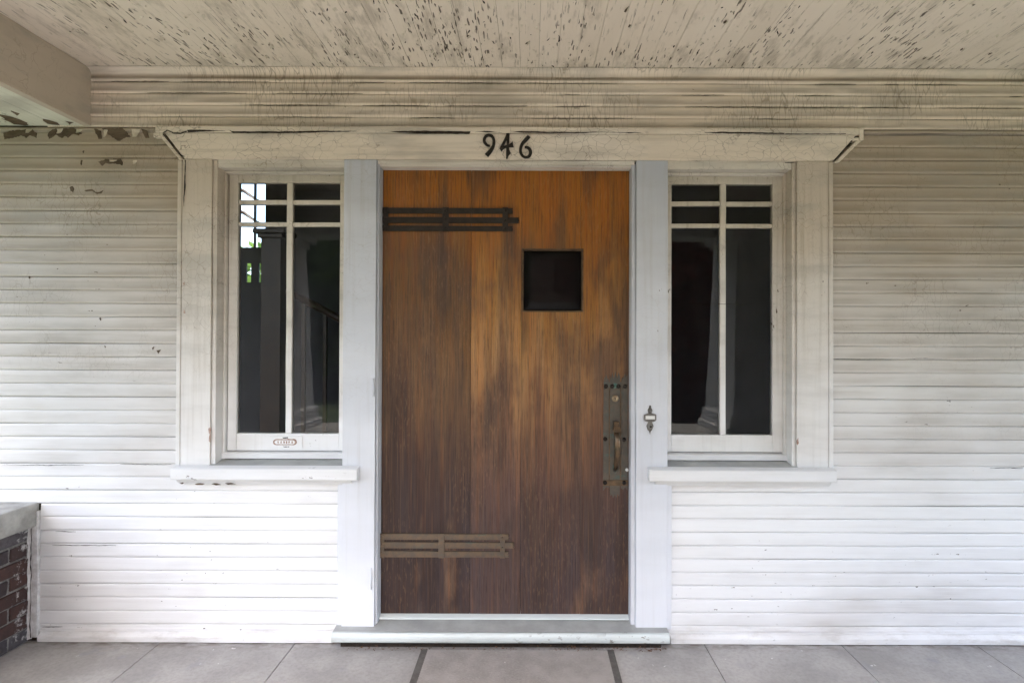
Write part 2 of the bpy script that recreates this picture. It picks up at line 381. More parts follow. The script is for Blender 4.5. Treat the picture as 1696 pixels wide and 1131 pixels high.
def prism_x(name, prof, x0, x1, mat, parent=None, segs=1, wob=0.0, smooth=True, seed=0.0):
    """closed profile of (y, z) swept along x; ends capped"""
    n = len(prof); V = []; Fc = []
    for i in range(segs + 1):
        x = x0 + (x1 - x0) * i / segs
        dz = wob * noise.noise(Vector((x * 1.3, seed * 3.1, 5))); dy = wob * noise.noise(Vector((x * 2.1, seed * 7.7, 9)))
        for (y, z) in prof: V.append((x, y + dy, z + dz))
    for i in range(segs):
        for j in range(n):
            a = i * n + j; b = i * n + (j + 1) % n
            Fc.append((a, b, b + n, a + n))
    k = len(V); V += V[:n]; V += V[segs * n:segs * n + n]
    Fc.append(tuple(range(k, k + n))); Fc.append(tuple(reversed(range(k + n, k + 2 * n))))
    o = mesh(name, V, Fc, mat, parent)
    bm = bmesh.new(); bm.from_mesh(o.data); bmesh.ops.recalc_face_normals(bm, faces=bm.faces); bm.to_mesh(o.data); bm.free()
    if smooth:
        for p in o.data.polygons: p.use_smooth = len(p.vertices) == 4
        for e in o.data.edges: pass
    return o
def plate(name, outline, y_front, thick, mat, parent=None, bev=0.0):
    """polygon of (x, z) facing -y, given thickness"""
    bm = bmesh.new()
    f = bm.faces.new([bm.verts.new((x, y_front, z)) for x, z in outline])
    r = bmesh.ops.extrude_face_region(bm, geom=[f])
    bmesh.ops.translate(bm, verts=[v for v in r['geom'] if isinstance(v, bmesh.types.BMVert)], vec=(0, thick, 0))
    if bev:
        es = [e for e in bm.edges if all(abs(v.co.y - y_front) < 1e-6 for v in e.verts)]
        bmesh.ops.bevel(bm, geom=es, offset=bev, segments=2, affect='EDGES')
    return from_bm(name, bm, mat, parent)
def jag(outline, amp, step):
    out = []
    for i in range(len(outline)):
        a = Vector(outline[i]); b = Vector(outline[(i + 1) % len(outline)]); n = max(1, int((b - a).length / step))
        for j in range(n):
            p = a.lerp(b, j / n)
            if j or amp: p = p + Vector((random.uniform(-amp, amp), random.uniform(-amp, amp)))
            out.append((p.x, p.y))
    return out
def dome(name, x, y, z, r, mat, parent, flat=.6, axis='y'):
    bm = bmesh.new(); bmesh.ops.create_uvsphere(bm, u_segments=10, v_segments=6, radius=r)
    for v in bm.verts: v.co = Vector((v.co.x + x, v.co.y * flat + y, v.co.z + z))
    return from_bm(name, bm, mat, parent, True)
def lathe_y(name, prof, x, z, mat, parent, n=20):
    """profile of (radius, y) turned about an axis along y"""
    V = []; Fc = []
    for r, y in prof:
        for i in range(n): a = 2 * math.pi * i / n; V.append((x + r * math.cos(a), y, z + r * math.sin(a)))
    for k in range(len(prof) - 1):
        for i in range(n):
            j = (i + 1) % n; Fc.append((k * n + i, k * n + j, (k + 1) * n + j, (k + 1) * n + i))
    Fc.append(tuple(range((len(prof) - 1) * n, len(prof) * n)))
    return mesh(name, V, Fc, mat, parent, True)
def tube(name, pts, radii, mat, parent, n=10, flat=1.0):
    V = []; Fc = []
    for i, p in enumerate(pts):
        p = Vector(p); t = (Vector(pts[min(i + 1, len(pts) - 1)]) - Vector(pts[max(i - 1, 0)])).normalized()
        u = t.orthogonal() if abs(t.x) > .9 else t.cross(Vector((1, 0, 0))).normalized(); w = t.cross(u).normalized()
        for j in range(n):
            a = 2 * math.pi * j / n; V.append(p + u * math.cos(a) * radii[i] * flat + w * math.sin(a) * radii[i])
    for i in range(len(pts) - 1):
        for j in range(n):
            q = (j + 1) % n; Fc.append((i * n + j, i * n + q, (i + 1) * n + q, (i + 1) * n + j))
    Fc.append(tuple(range(n))); Fc.append(tuple(range((len(pts) - 1) * n, len(pts) * n)))
    o = mesh(name, V, Fc, mat, parent, True)
    bm = bmesh.new(); bm.from_mesh(o.data); bmesh.ops.recalc_face_normals(bm, faces=bm.faces); bm.to_mesh(o.data); bm.free()
    return o

# ------------------------------------------------------------------ main dimensions (metres)
CEIL = 2.650; XL, XR = -3.1, 4.6
WL0, WL1, WR0, WR1 = -1.456, -.866, .620, 1.205        # sidelight openings
DJ0, DJ1 = -.707, .463                                 # door jamb faces
OPT = 2.192                                            # top of openings
PORCH = -2.45                                          # porch front edge

# ================================================================== GROUND, FLOOR
g = mesh("ground", [(-90, -120, -.62), (90, -120, -.62), (90, 60, -.62), (-90, 60, -.62)], [(0, 1, 2, 3)], 'grass'); tag(g, kind="structure")
g = mesh("path", [(-1.0, -30, -.612), (.9, -30, -.612), (.9, -3.3, -.612), (-1.0, -3.3, -.612)], [(0, 1, 2, 3)], 'path'); tag(g, kind="structure")
floor = box("porch_floor", XL, XR, PORCH, .14, -.62, -.012, 'gap', bev=0); tag(floor, kind="structure")
xs = [-3.56, -2.94, -2.32, -1.70, -1.08, -.455, .17, .80, 1.43, 2.05, 2.67, 3.29, 3.91, 4.6]
ys = [.0, -.62, -1.24, -1.86, PORCH]
for i in range(len(xs) - 1):
    for j in range(len(ys) - 1):
        box("floor_slab", max(xs[i], XL) + .0016, xs[i + 1] - .0016, ys[j + 1] + .0016, ys[j] - .0016 if j else -.006, -.03, 0, 'concrete', floor, bev=.0022)
for i in range(3):
    s = box("porch_step", -1.25, 1.05, PORCH - .30 * (i + 1), PORCH - .30 * i - .004, -.62, -.155 * (i + 1), 'path', bev=.01); tag(s, kind="structure")

# ================================================================== WALL
wall = thing("siding_wall", (0, 0, 0), "peeling white horizontal siding of the house front around the door", "wall")
bm = bmesh.new()
for b in ((XL, WL0 - .02, 0, .14, -.1, 3.6), (WR1 + .02, XR, 0, .14, -.1, 3.6), (WL0 - .02, WR1 + .02, 0, .14, OPT + .035, 3.6),
          (WL0 - .02, WL1 + .05, 0, .14, -.1, .78), (WR0 - .05, WR1 + .02, 0, .14, -.1, .78),
          (WL1 + .012, DJ0 - .03, 0, .14, -.1, OPT + .034), (DJ1 + .03, WR0 - .012, 0, .14, -.1, OPT + .034)):
    bm_box(bm, *b)
from_bm("sheathing", bm, 'sheath', wall)
def board_profile(z0, z1, s=1.0):
    return [(-.0005, z1 - .0003), (-.0062 * s, z1 - .0003), (-.0072 * s, z1 - .010), (-.0084 * s, z1 - .026), (-.0094 * s, z0 + .018),
            (-.0100 * s, z0 + .012), (-.0100 * s, z0 + .0085), (-.0093 * s, z0 + .0050), (-.0078 * s, z0 + .0022), (-.0060 * s, z0 + .0009), (-.0040 * s, z0 + .0006), (-.0005, z0 + .0006)]
bn = 0
def siding(x0, x1, z0, z1, mat='siding', s=1.0):
    global bn; bn += 1
    L = x1 - x0
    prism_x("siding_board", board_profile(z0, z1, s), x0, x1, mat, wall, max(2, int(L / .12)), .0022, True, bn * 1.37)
zs = [.0763 + .0617 * k for k in range(38)]            # 38 lower course lines
CLx0, CRx1 = U(292.5, -.03), U(1380, -.03)             # outer edges of the window casings
for k in range(-1, 37):
    z0 = zs[k] if k >= 0 else .034; z1 = zs[k + 1] if k >= 0 else zs[0]
    zm = (z0 + z1) / 2
    if zm < .735:                                      # below the window sills
        lx0 = -2.268 if zm < .62 else (-2.262 if zm < .66 else XL)
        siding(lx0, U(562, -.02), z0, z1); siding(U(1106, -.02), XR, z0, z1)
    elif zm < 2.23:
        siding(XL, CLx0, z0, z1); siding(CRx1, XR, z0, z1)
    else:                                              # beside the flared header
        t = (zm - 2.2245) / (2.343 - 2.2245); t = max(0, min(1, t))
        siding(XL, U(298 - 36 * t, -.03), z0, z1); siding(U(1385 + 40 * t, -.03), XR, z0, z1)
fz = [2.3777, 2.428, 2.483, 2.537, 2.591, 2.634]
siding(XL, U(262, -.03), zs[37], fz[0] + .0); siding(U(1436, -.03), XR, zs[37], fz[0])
for a, b in zip(fz[:-1], fz[1:]): siding(U(149) - .2, XR, a, b, 'frieze', 1.05)
# water table strip at the foot of the wall
for a, b in ((-2.262, U(553, -.03)), (U(1112, -.03), XR)):
    prism_x("foot_strip", [(0, .040), (-.008, .040), (-.026, .030), (-.028, .026), (-.028, .005), (-.026, .003), (0, .003)], a, b, 'siding', wall, 14, .002, False, a)
# cove under the ceiling
cv = [(0, CEIL)] + [(-.040 + .034 * math.sin(t * math.pi / 12), CEIL - .002 - .034 * (1 - math.cos(t * math.pi / 12))) for t in range(7)] + [(0, CEIL - .038)]
prism_x("crown_strip", cv, U(149), XR, 'frieze', wall, 20, .0015, True, 4)
# vertical scribe strip against the brick wall
box("scribe_strip", -2.300, -2.2685, -.020, 0, .02, .60, 'caulk', wall, .004, 20, 'z', .006)
# bare patches where paint has fallen off (left, under the beam)
def patch(px_outline, Y, mat, parent, amp=.6, step=3, name="bare_patch"):
    o = jag(px_outline, amp, step)
    return plate(name, [(U(a, Y), Z(b, Y)) for a, b in o], Y, .004, mat, parent)
for pts in ([(2, 224), (18, 219), (50, 217), (56, 224), (57, 231), (51, 229), (44, 226), (40, 231), (32, 227), (20, 230), (4, 234)],
            [(75, 225), (82, 217), (120, 214), (124, 219), (132, 223), (126, 226), (118, 224), (108, 230), (104, 228), (98, 231), (88, 225), (78, 233)],
            [(152, 215), (163, 218), (166, 232), (160, 232)],
            [(165, 215), (200, 214), (213, 229), (205, 230), (193, 236), (178, 226)],
            [(231, 216), (240, 218), (244, 231), (238, 231)],
            [(160, 271), (172, 266), (197, 265), (200, 271), (199, 276), (188, 273), (172, 273), (166, 277)]):
    patch(pts, -.0112, 'bare', wall, .8, 2.2)
for pts in ([(137, 318), (150, 316), (156, 321), (162, 321), (168, 318), (165, 323), (158, 324), (150, 319), (140, 320)],
            [(113, 313), (117, 311), (120, 316), (118, 321), (114, 319)], [(133, 253), (136, 252), (135, 256)], [(131, 267), (133, 268), (132, 276), (130, 275)],
            [(46, 462), (48, 461), (47, 465)], [(259, 583), (266, 582), (262, 588)], [(252, 579), (255, 577), (253, 582)], [(163, 530), (166, 529), (166, 534)], [(173, 575), (175, 578), (174, 579)]):
    patch(pts, -.0110, 'bare', wall, .25, 2)
# curled paint tongues hanging off the bare patches
def curl(cx, cy, w, h, Y, parent, mat='flake'):
    x, z = U(cx, Y), Z(cy, Y); V = []; n = 4
    for i in range(n + 1):
        t = i / n; yy = Y - .010 * t * t; zz = z - h * t; ww = w * (1 - .45 * t)
        V += [(x - ww / 2 + random.uniform(-.002, .002), yy, zz), (x + ww / 2, yy - .002 * t, zz + random.uniform(-.002, .002))]
    mesh("paint_curl", V, [(2 * i, 2 * i + 1, 2 * i + 3, 2 * i + 2) for i in range(n)], mat, parent, True)
for a in ((44, 217, .03, .020), (96, 216, .03, .026), (128, 217, .03, .02), (172, 217, .018, .040), (222, 216, .04, .04), (185, 267, .04, .012), (221, 268, .02, .022)):
    curl(*a, -.0118, wall)
# open joints: dark slivers along the frieze and a few lower joints
def sliver(x0, x1, py, th, Y, parent, mat='gap', name="open_joint"):
    n = max(4, int((x1 - x0) / 3.5)); up = []; dn = []
    for i in range(n + 1):
        x = x0 + (x1 - x0) * i / n; w = th * (.2 + 1.3 * abs(noise.noise(Vector((x * .11, py, 3))))) * min(1, 4 * i / n, 4 * (n - i) / n) + .08
        c = py + .8 * noise.noise(Vector((x * .05, py * 2, 1))) + .5 * noise.noise(Vector((x * .31, py, 8)))
        up.append((U(x, Y), Z(c - w / 2, Y))); dn.append((U(x, Y), Z(c + w / 2, Y)))
    return plate(name, up + dn[::-1], Y, .003, mat, parent)
for row, (py, d) in enumerate(((136.6, 1.6), (155.4, 1.3), (175.0, 2.0), (194.8, 1.5))):
    x = 180 + 60 * row
    while x < 1690:
        L = random.uniform(20, 170)
        if random.random() < (.75, .45, .85, .55)[row]: sliver(x, min(x + L, 1694), py + .6 + (x - 880) * .0009, d * random.uniform(.4, 1.0), -.0108, wall, 'bare')
        x += L + random.uniform(6, 60)
for x0, x1, py in ((1138, 1260, 503), (1500, 1560, 592), (1310, 1480, 593.5), (5, 140, 772.5), (200, 285, 771), (95, 128, 882), (90, 195, 905), (75, 108, 1039), (1640, 1694, 772)):
    sliver(x0, x1, py + .3, 1.0, -.0102, wall)

# ================================================================== CEILING AND BEAM
ceil = box("porch_ceiling", XL, XR, PORCH - .25, .0, CEIL + .012, CEIL + .10, 'sheath', bev=0); tag(ceil, kind="structure")
x = U(149) - .012 + .002; i = 0
while x < XR:
    w = .0838; bm = bmesh.new()
    bm_box(bm, x + .0004, x + w - .0004, PORCH + .29, -.0005, CEIL + random.uniform(-.0006, .0006), CEIL + .014, .0012)
    from_bm("ceiling_board", bm, 'ceiling', ceil); x += w
# flakes hanging from the ceiling
V = []; Fc = []
for i in range(800):
    fx = random.uniform(-2.0, 2.3); fy = -.03 - random.random() ** 1.3 * .75
    if noise.noise(Vector((fx * 1.6, fy * 2.2, 4))) < -.3: continue
    L = random.uniform(.005, .022); W = random.uniform(.0015, .006); a = random.gauss(0, .35); lift = random.uniform(.002, .010)
    d = Vector((math.sin(a), math.cos(a) * random.choice((-1, 1)), 0)); p = Vector((d.y, -d.x, 0)); b = Vector((fx, fy, CEIL - .0016)); k = len(V)
    V += [b - p * W, b + p * W, b + d * L * .5 + p * W * .9 - Vector((0, 0, lift * .3)), b + d * L * .5 - p * W * .7 - Vector((0, 0, lift * .35)), b + d * L - Vector((0, 0, lift))]
    Fc += [(k, k + 1, k + 2, k + 3), (k + 3, k + 2, k + 4)]
fl = mesh("paint_flakes", V, Fc, 'flake', ceil); tag(fl, kind="stuff")
# bare wood where larger flakes are gone
for i in range(110):
    fx = random.uniform(-2.0, 2.3); fy = -.03 - random.random() * .62
    if noise.noise(Vector((fx * 1.6, fy * 2.2, 4))) < -.3: continue
    L = random.uniform(.004, .018); W = random.uniform(.0015, .0045); a = random.gauss(0, .3)
    n = random.randint(4, 6); pts = []
    for j in range(n):
        t = 2 * math.pi * (j + random.uniform(-.3, .3)) / n; u, v = W * math.cos(t), L * math.sin(t)
        pts.append((fx + u * math.cos(a) + v * math.sin(a), fy - u * math.sin(a) + v * math.cos(a), CEIL - .0018))
    mesh("bare_spot", pts, [tuple(range(n))], 'gap', ceil)
for i in range(16):
    fx = random.uniform(-1.7, 2.2); fy = -.05 - random.random() * .5; L = random.uniform(.012, .030); W = random.uniform(.004, .009); a = random.gauss(0, .3); n = random.randint(5, 8); pts = []
    for j in range(n):
        t = 2 * math.pi * (j + random.uniform(-.4, .4)) / n; u, v = W * math.cos(t) * random.uniform(.5, 1.2), L * math.sin(t) * random.uniform(.6, 1.1)
        pts.append((fx + u * math.cos(a) + v * math.sin(a), fy - u * math.sin(a) + v * math.cos(a), CEIL - .0019))
    mesh("bare_spot", pts, [tuple(range(n))], 'bare', ceil)
    b = Vector((fx + W, fy - L, CEIL - .002))
    mesh("hanging_flake", [b, b + Vector((.004, L * 1.1, 0)), b + Vector((-W * 1.3, L * .9, -.012)), b + Vector((-W * 1.1, L * .2, -.009))], [(0, 1, 2, 3)], 'flake', ceil)
beam = thing("porch_beam", (U(149), -1, 2.38), "wide boxed beam of dull beige paint at the left of the ceiling", "beam")
BX = U(149); BZ = Z(212)
box("beam_side", BX - .03, BX, PORCH, -.0052, BZ + .018, CEIL - .0005, 'beam', beam, .002, 8, 'y', .002)
box("beam_edge", BX - .032, BX + .004, PORCH, -.0053, BZ - .002, BZ + .0175, 'beam', beam, .003, 8, 'y', .002)
sx = BX - .032
while sx > XL:
    box("soffit_board", max(sx - .12, XL) + .001, sx - .0008, PORCH, -.0051, BZ, BZ + .02, 'soffit', beam, .002); sx -= .12
box("beam_core", XL, BX - .031, PORCH, -.005, BZ + .021, CEIL + .0, 'sheath', beam, 0)
for pts in ([(-2.40, -.02), (-2.36, -.16), (-2.33, -.13), (-2.31, -.05), (-2.34, -.015)], [(-2.24, -.03), (-2.20, -.10), (-2.17, -.05), (-2.19, -.02)], [(-2.14, -.02), (-2.13, -.07), (-2.10, -.05)], [(-2.29, -.13), (-2.27, -.19), (-2.25, -.15)]):
    mesh("bare_patch", [(a, b, BZ - .001) for a, b in jag(pts, .006, .02)], [tuple(range(len(jag(pts, 0, .02))))], 'bare', beam)

# ================================================================== DOOR AND WINDOW SURROUND
sur = thing("door_surround", (0, 0, .08), "cracked white wooden casing with flared header framing door and sidelights", "door frame")
def strip(name, x0, x1, y0, z0, z1, mat='trim_z', y1=-.0005, bev=.0025):
    return box(name, x0, x1, y0, y1, z0, z1, mat, sur, bev, 10, 'z', .0012)
HB = 2.2245
# outer window casings, inner step moulding and back band
strip("window_casing", U(300, -.03), U(349, -.03), -.030, .809, HB - .001)
strip("window_casing", U(1320, -.03), U(1372, -.03), -.030, .809, HB - .001)
strip("casing_moulding", U(349, -.03) + .0008, WL0, -.022, .806, HB - .004, bev=.005)
strip("casing_moulding", WR1, U(1320, -.03) - .0008, -.022, .806, HB - .004, bev=.005)
strip("back_band", U(292.5, -.03), U(300, -.03) - .0012, -.033, .812, HB - .004, bev=.004)
strip("back_band", U(1372, -.03) + .0012, U(1380, -.03), -.033, .812, HB - .004, bev=.004)
# door casings run to the threshold
strip("door_casing", U(568, -.034), U(622, -.034), -.034, .080, HB - .001, 'door_trim')
strip("door_casing", U(1054, -.034), U(1106, -.034), -.034, .080, HB - .001, 'door_trim')
strip("casing_edge", U(560, -.03), U(568, -.034) - .001, -.024, .070, .742, 'door_trim')
strip("casing_edge", U(1106, -.034) + .001, U(1113.5, -.03), -.024, .070, .742, 'door_trim')
# door jambs and head
box("door_jamb", -.7145, DJ0, -.016, .12, .085, OPT + .02, 'door_trim', sur, .003, 8, 'z', .001)
box("door_jamb", DJ1, .4815, -.016, .12, .085, OPT + .02, 'door_trim', sur, .003, 8, 'z', .001)
box("door_jamb_stop", -.7135, -.7112, -.026, -.0165, .085, HB - .002, 'door_trim', sur, .0008)
box("door_head_jamb", DJ0 + .001, DJ1 - .001, -.015, .12, Z(283, .045), HB + .01, 'trim_x', sur, .003, 8, 'x', .001)
box("door_head_moulding", DJ0 - .006, DJ1 + .012, -.026, -.0155, HB - .020, HB - .001, 'trim_x', sur, .004, 8, 'x', .001)
# window jambs and heads
for a, b in ((WL0, WL1), (WR0, WR1)):
    box("window_jamb", a - .012, a + .001, -.0215, .12, .80, OPT + .03, 'trim_z', sur, .002)
    box("window_jamb", b - .001, b + .012, -.0215, .12, .80, OPT + .03, 'trim_z', sur, .002)
    box("window_stop", a + .0015, a + .012, .036, .0590, .83, OPT - .004, 'trim_z', sur, .003) if a < 0 else box("window_stop", b - .012, b - .0015, .036, .0590, .83, OPT - .004, 'trim_z', sur, .003)
    box("window_head", a + .0015, b - .0015, -.018, .12, OPT - .003, HB + .004, 'trim_x', sur, .003, 6, 'x', .001)
    box("head_stop", a + .0125, b - .0125, .030, .0585, OPT - .016, OPT - .0035, 'trim_x', sur, .004, 6, 'x', .001)
# header board with flared ends, cap strip and diagonal edging
hd = plate("header_board", [(U(303, -.034), HB), (U(1380, -.034), HB), (U(1420, -.034), 2.343), (U(270, -.034), 2.343)], -.034, .0335, 'header', sur, .002)
box("header_cap", U(254, -.04), U(1424, -.04), -.041, -.0005, 2.3445, 2.3735, 'header', sur, .004, 30, 'x', .003)
box("cap_end_block", U(1424, -.04) + .001, U(1432, -.04), -.037, -.0005, 2.318, 2.372, 'header', sur, .004)
box("cap_end_block", U(1404, -.04), U(1424, -.04) + .0005, -.0365, -.0005, 2.318, 2.331, 'header', sur, .003)
box("cap_end_block", U(250, -.04), U(266, -.04), -.037, -.0005, 2.322, 2.343, 'header', sur, .004)
plate("flare_edging", [(U(294, -.03), HB - .004), (U(301, -.03), HB - .004), (U(267.5, -.03), 2.338), (U(259, -.03), 2.338)], -.031, .030, 'header', sur, .003)
plate("flare_edging", [(U(1383, -.03), HB - .004), (U(1391, -.03), HB - .004), (U(1431, -.03), 2.330), (U(1424, -.03), 2.336)], -.031, .030, 'header', sur, .003)
HY = -.0348
plate("open_joint", [(U(a, HY), Z(b, HY)) for a, b in ((1375, 264.2), (1382, 263), (1416.5, 223.8), (1424, 223.6), (1424, 224.8), (1417.5, 225.2), (1383.5, 264.6))], HY, .0015, 'gap', sur)
plate("open_joint", [(U(a, HY), Z(b, HY)) for a, b in jag([(263, 222), (268, 223.5), (283.5, 242.6), (291, 254), (304, 261.6), (298, 261), (289.3, 253), (281, 242), (266.3, 224.6)], .2, 4)], HY, .0015, 'gap', sur)
def crackstrip(pts, Y=HY, mat='gap'):
    return plate("paint_crack", [(U(a, Y), Z(b, Y)) for a, b in jag(pts, .35, 5)], Y - .0072, .0020, mat, sur)
for pts in ([(268, 222), (276, 217.5), (286, 222.5), (298, 222.5), (308, 219), (308, 221), (298, 224.5), (286, 224), (276, 219.5), (270, 223)],
            [(308, 218), (335, 217.5), (372, 219.3), (340, 220.5), (310, 222)], [(377, 217), (383, 220), (470, 220), (540, 218.5), (566, 219), (590, 219), (560, 220.5), (480, 222.5), (384, 223)],
            [(640, 219), (700, 218), (778, 219), (776, 223), (700, 223), (660, 221)], [(786, 219), (806, 218), (830, 220.5), (806, 220)], [(845, 219.5), (870, 217.8), (910, 219), (960, 219.3), (1000, 219), (960, 221), (900, 221.5), (860, 220.4)],
            [(1000, 219), (1040, 219.3), (1075, 219.2), (1040, 220.8)], [(1130, 219), (1165, 218.8), (1200, 218), (1235, 218.5), (1298, 219.5), (1298, 221.5), (1240, 221), (1190, 220.5)], [(1300, 220.5), (1400, 220.3), (1400, 221), (1300, 221.3)]):
    crackstrip(pts)
crackstrip([(1298, 268), (1312, 268), (1316, 269), (1300, 269.3)], -.0345)
crackstrip([(305.5, 268), (306.6, 268), (305.8, 290), (306.4, 310), (304.6, 330), (304, 345), (303.6, 330), (304.8, 300)], -.0275)
for pts in ([(303, 470), (304.5, 470), (304.5, 474), (303, 474)], [(303, 516), (306, 516), (306, 522), (303.5, 521)], [(346, 712), (350, 709), (350, 735), (347, 733), (348, 722)], [(1319, 728), (1322, 724), (1323, 733), (1320, 736)]):
    plate("worn_spot", [(U(a, -.032), Z(b, -.032)) for a, b in jag(pts, .4, 3)], -.0318, .0012, 'rust', sur)
# sills
def sill(a, b, ia, ib, joint):
    # nosing in front of the wall, then the sloping part inside the opening
    prism_x("sill_nosing", [(-.0352, .8165), (-.071, .8105), (-.0758, .806), (-.0758, .7615), (-.073, .7578), (-.0352, .7578)], a, b, 'sillw', sur, 10, .0015, False, a)
    prism_x("sill_slope", [(.135, .850), (-.0350, .8170), (-.0350, .7582), (.135, .7582)], ia, ib, 'sill_grey', sur, 6, .0008, False, b)
    prism_x("stool_strip", [(.12, .866), (.062, .862), (.034, .860), (.028, .856), (.028, .8345), (.12, .8345)], ia + .012, ib - .004, 'sillw', sur, 6, .001, False, a)
    prism_x("apron", [(-.0005, .7572), (-.050, .7572), (-.052, .752), (-.046, .742), (-.034, .7365), (-.030, .728), (-.0135, .726), (-.0005, .726)], a + (.012 if joint > 0 else .033), b - (.033 if joint > 0 else .012), 'sillw', sur, 10, .0015, False, a)
M['sillw'] = mat_paint("sill_paint", 'x', white=(.78, .785, .79), old=(.6, .57, .5), age=(1.5, 3), xbias=0, chip=.66, crack=1.0)
sill(U(284, -.075), U(592, -.075), WL0 - .02, WL1 + .004, 1)
sill(U(1076, -.075), U(1386, -.075), WR0 - .004, WR1 + .02, -1)
for pts in ([(325, 803.5), (332, 801.5), (341, 803), (338, 804.5), (328, 804.5)], [(352, 803), (358, 801.5), (368, 804), (360, 805)], [(300, 802), (306, 801.5), (304, 803.5)], [(375, 801.5), (385, 801), (392, 803), (380, 804)]):
    plate("worn_spot", [(U(a, -.05), Z(b, -.05)) for a, b in jag(pts, .3, 3)], -.0525, .004, 'bare', sur)
# old storm-door hinge leaves painted over
for (px, py, h) in ((617, 643, 30), (614.5, 958, 34)):
    bx_ = U(px, -.037)
    box("painted_hinge_leaf", bx_ - .008, bx_ + .006, -.0375, -.0335, Z(py + h / 2, -.036), Z(py - h / 2, -.036), 'door_trim', sur, .0015)
    tube("hinge_knuckle", [(bx_ + .0065, -.038, Z(py + h / 2, -.036)), (bx_ + .0065, -.038, Z(py - h / 2, -.036))], [.0045, .0045], 'door_trim', sur, 8)
box("strike_leaf", U(1051), U(1054.5), -.0365, -.016, Z(684, -.03), Z(668, -.03), 'door_trim', sur, .001)

# ================================================================== THRESHOLD
th = thing("threshold", (-.13, 0, .05), "grey-green worn wooden threshold step below the front door", "threshold")
ta, tb = U(552, -.09), U(1110, -.09)
prism_x("sill_tread", [(.13, .098), (-.0735, .0797), (-.0735, .036), (.13, .034)], ta, tb, 'sill_grey', th, 24, .0018, False, 3)
prism_x("sill_nosing", [(-.0737, .0797), (-.082, .0765), (-.0885, .071), (-.0905, .064), (-.0905, .044), (-.087, .037), (-.0737, .035)], ta - .001, tb + .001, 'thresh', th, 24, .0018, True, 3)
prism_x("weather_strip", [(.12, .106), (.040, .105), (.024, .101), (.020, .096), (.05, .088), (.12, .088)], DJ0 + .002, DJ1 - .002, 'thresh', th, 12, .001, False, 5)
prism_x("drip_edge", [(.0205, .1015), (.0125, .0985), (.0105, .094), (.0205, .090)], DJ0 + .004, DJ1 - .004, 'thresh', th, 12, .001, False, 5)
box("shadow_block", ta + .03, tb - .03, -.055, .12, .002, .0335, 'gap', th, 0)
V = []; Fc = []
for i in range(420):
    px = random.uniform(ta + .01, tb - .005)
    if px < .1 and random.random() < .6: continue
    yy = random.uniform(-.098, -.058); r = random.uniform(.002, .007); k = len(V); a = random.random() * 6
    b = Vector((px, yy, random.uniform(.001, .010)))
    for q in range(4): V.append(b + Vector((math.cos(a + q * 1.57) * r, math.sin(a + q * 1.57) * r * .4, random.uniform(0, .006))))
    Fc.append((k, k + 1, k + 2, k + 3))
db = mesh("leaf_litter", V, Fc, 'debris'); tag(db, "brown dry crumbs swept into the gap under the threshold", "debris", kind="stuff")

# ================================================================== FRONT DOOR
DY = .045
door = thing("front_door", (-.12, DY, .10), "wide weathered oak plank door with iron strap hinges and small square pane", "door")
dz0, dz1 = Z(1016, DY) + .003, Z(283, DY) + .006
cuts = [DJ0 + .0015, U(780, DY), U(863.5, DY), U(961, DY), DJ1 - .0015]
wx0, wx1, wz0, wz1 = U(864, DY), U(966, DY), Z(517, DY), Z(412, DY)
full = [(cuts[0], cuts[1]), (cuts[1], cuts[2])]
for (a, b), tn in zip(full, (.92, .0)): box("plank", a + .0005, b - .0005, DY, DY + .045, dz0, dz1, 'door', door, .0014)["tone"] = tn
for zz0, zz1 in ((dz0, wz0), (wz1, dz1)):
    box("plank", cuts[2] + .0003, cuts[3] - .0003, DY, DY + .045, zz0, zz1, 'door', door, .0010)["tone"] = .22
# right plank is notched for the pane
plate("plank", [(cuts[3] + .0003, dz0), (cuts[4], dz0), (cuts[4], dz1), (cuts[3] + .0003, dz1), (cuts[3] + .0003, wz1), (wx1, wz1), (wx1, wz0), (cuts[3] + .0003, wz0)], DY, .045, 'door', door)["tone"] = .30
# little window: bevel frame + bevelled glass
win = group_part("door_window", door)
def ring(outer, inner, y0, y1):
    (a0, a1, c0, c1), (b0, b1, d0, d1) = outer, inner
    V = [(a0, y0, c0), (a1, y0, c0), (a1, y0, c1), (a0, y0, c1), (b0, y1, d0), (b1, y1, d0), (b1, y1, d1), (b0, y1, d1)]
    return V, [(i, (i + 1) % 4, 4 + (i + 1) % 4, 4 + i) for i in range(4)]
bm = bmesh.new()
tmp = bpy.data.meshes.new("t")
V1, F1 = ring((wx0, wx1, wz0, wz1), (wx0 + .005, wx1 - .005, wz0 + .005, wz1 - .005), DY - .0018, DY - .0018)
V2, F2 = ring((wx0 + .005, wx1 - .005, wz0 + .005, wz1 - .005), (wx0 + .010, wx1 - .010, wz0 + .010, wz1 - .010), DY - .0018, DY + .028)
V3, F3 = ring((wx0, wx1, wz0, wz1), (wx0 + .0005, wx1 - .0005, wz0 + .0005, wz1 - .0005), DY - .0018, DY + .03)
V = V1 + V2 + V3; Fc = F1 + [tuple(i + 8 for i in f) for f in F2] + [tuple(i + 16 for i in f) for f in F3]
mesh("bevel_frame", V, Fc, 'framewood', win)
gi = .046
V, Fc = ring((wx0 + .009, wx1 - .009, wz0 + .009, wz1 - .009), (wx0 + gi, wx1 - gi, wz0 + gi, wz1 - gi), DY + .022, DY + .014)
Fc.append((4, 5, 6, 7)); mesh("bevelled_pane", V, Fc, 'dglass', win)
box("pane_backing", wx0, wx1, DY + .041, DY + .0445, wz0, wz1, 'roomwood', win, 0)
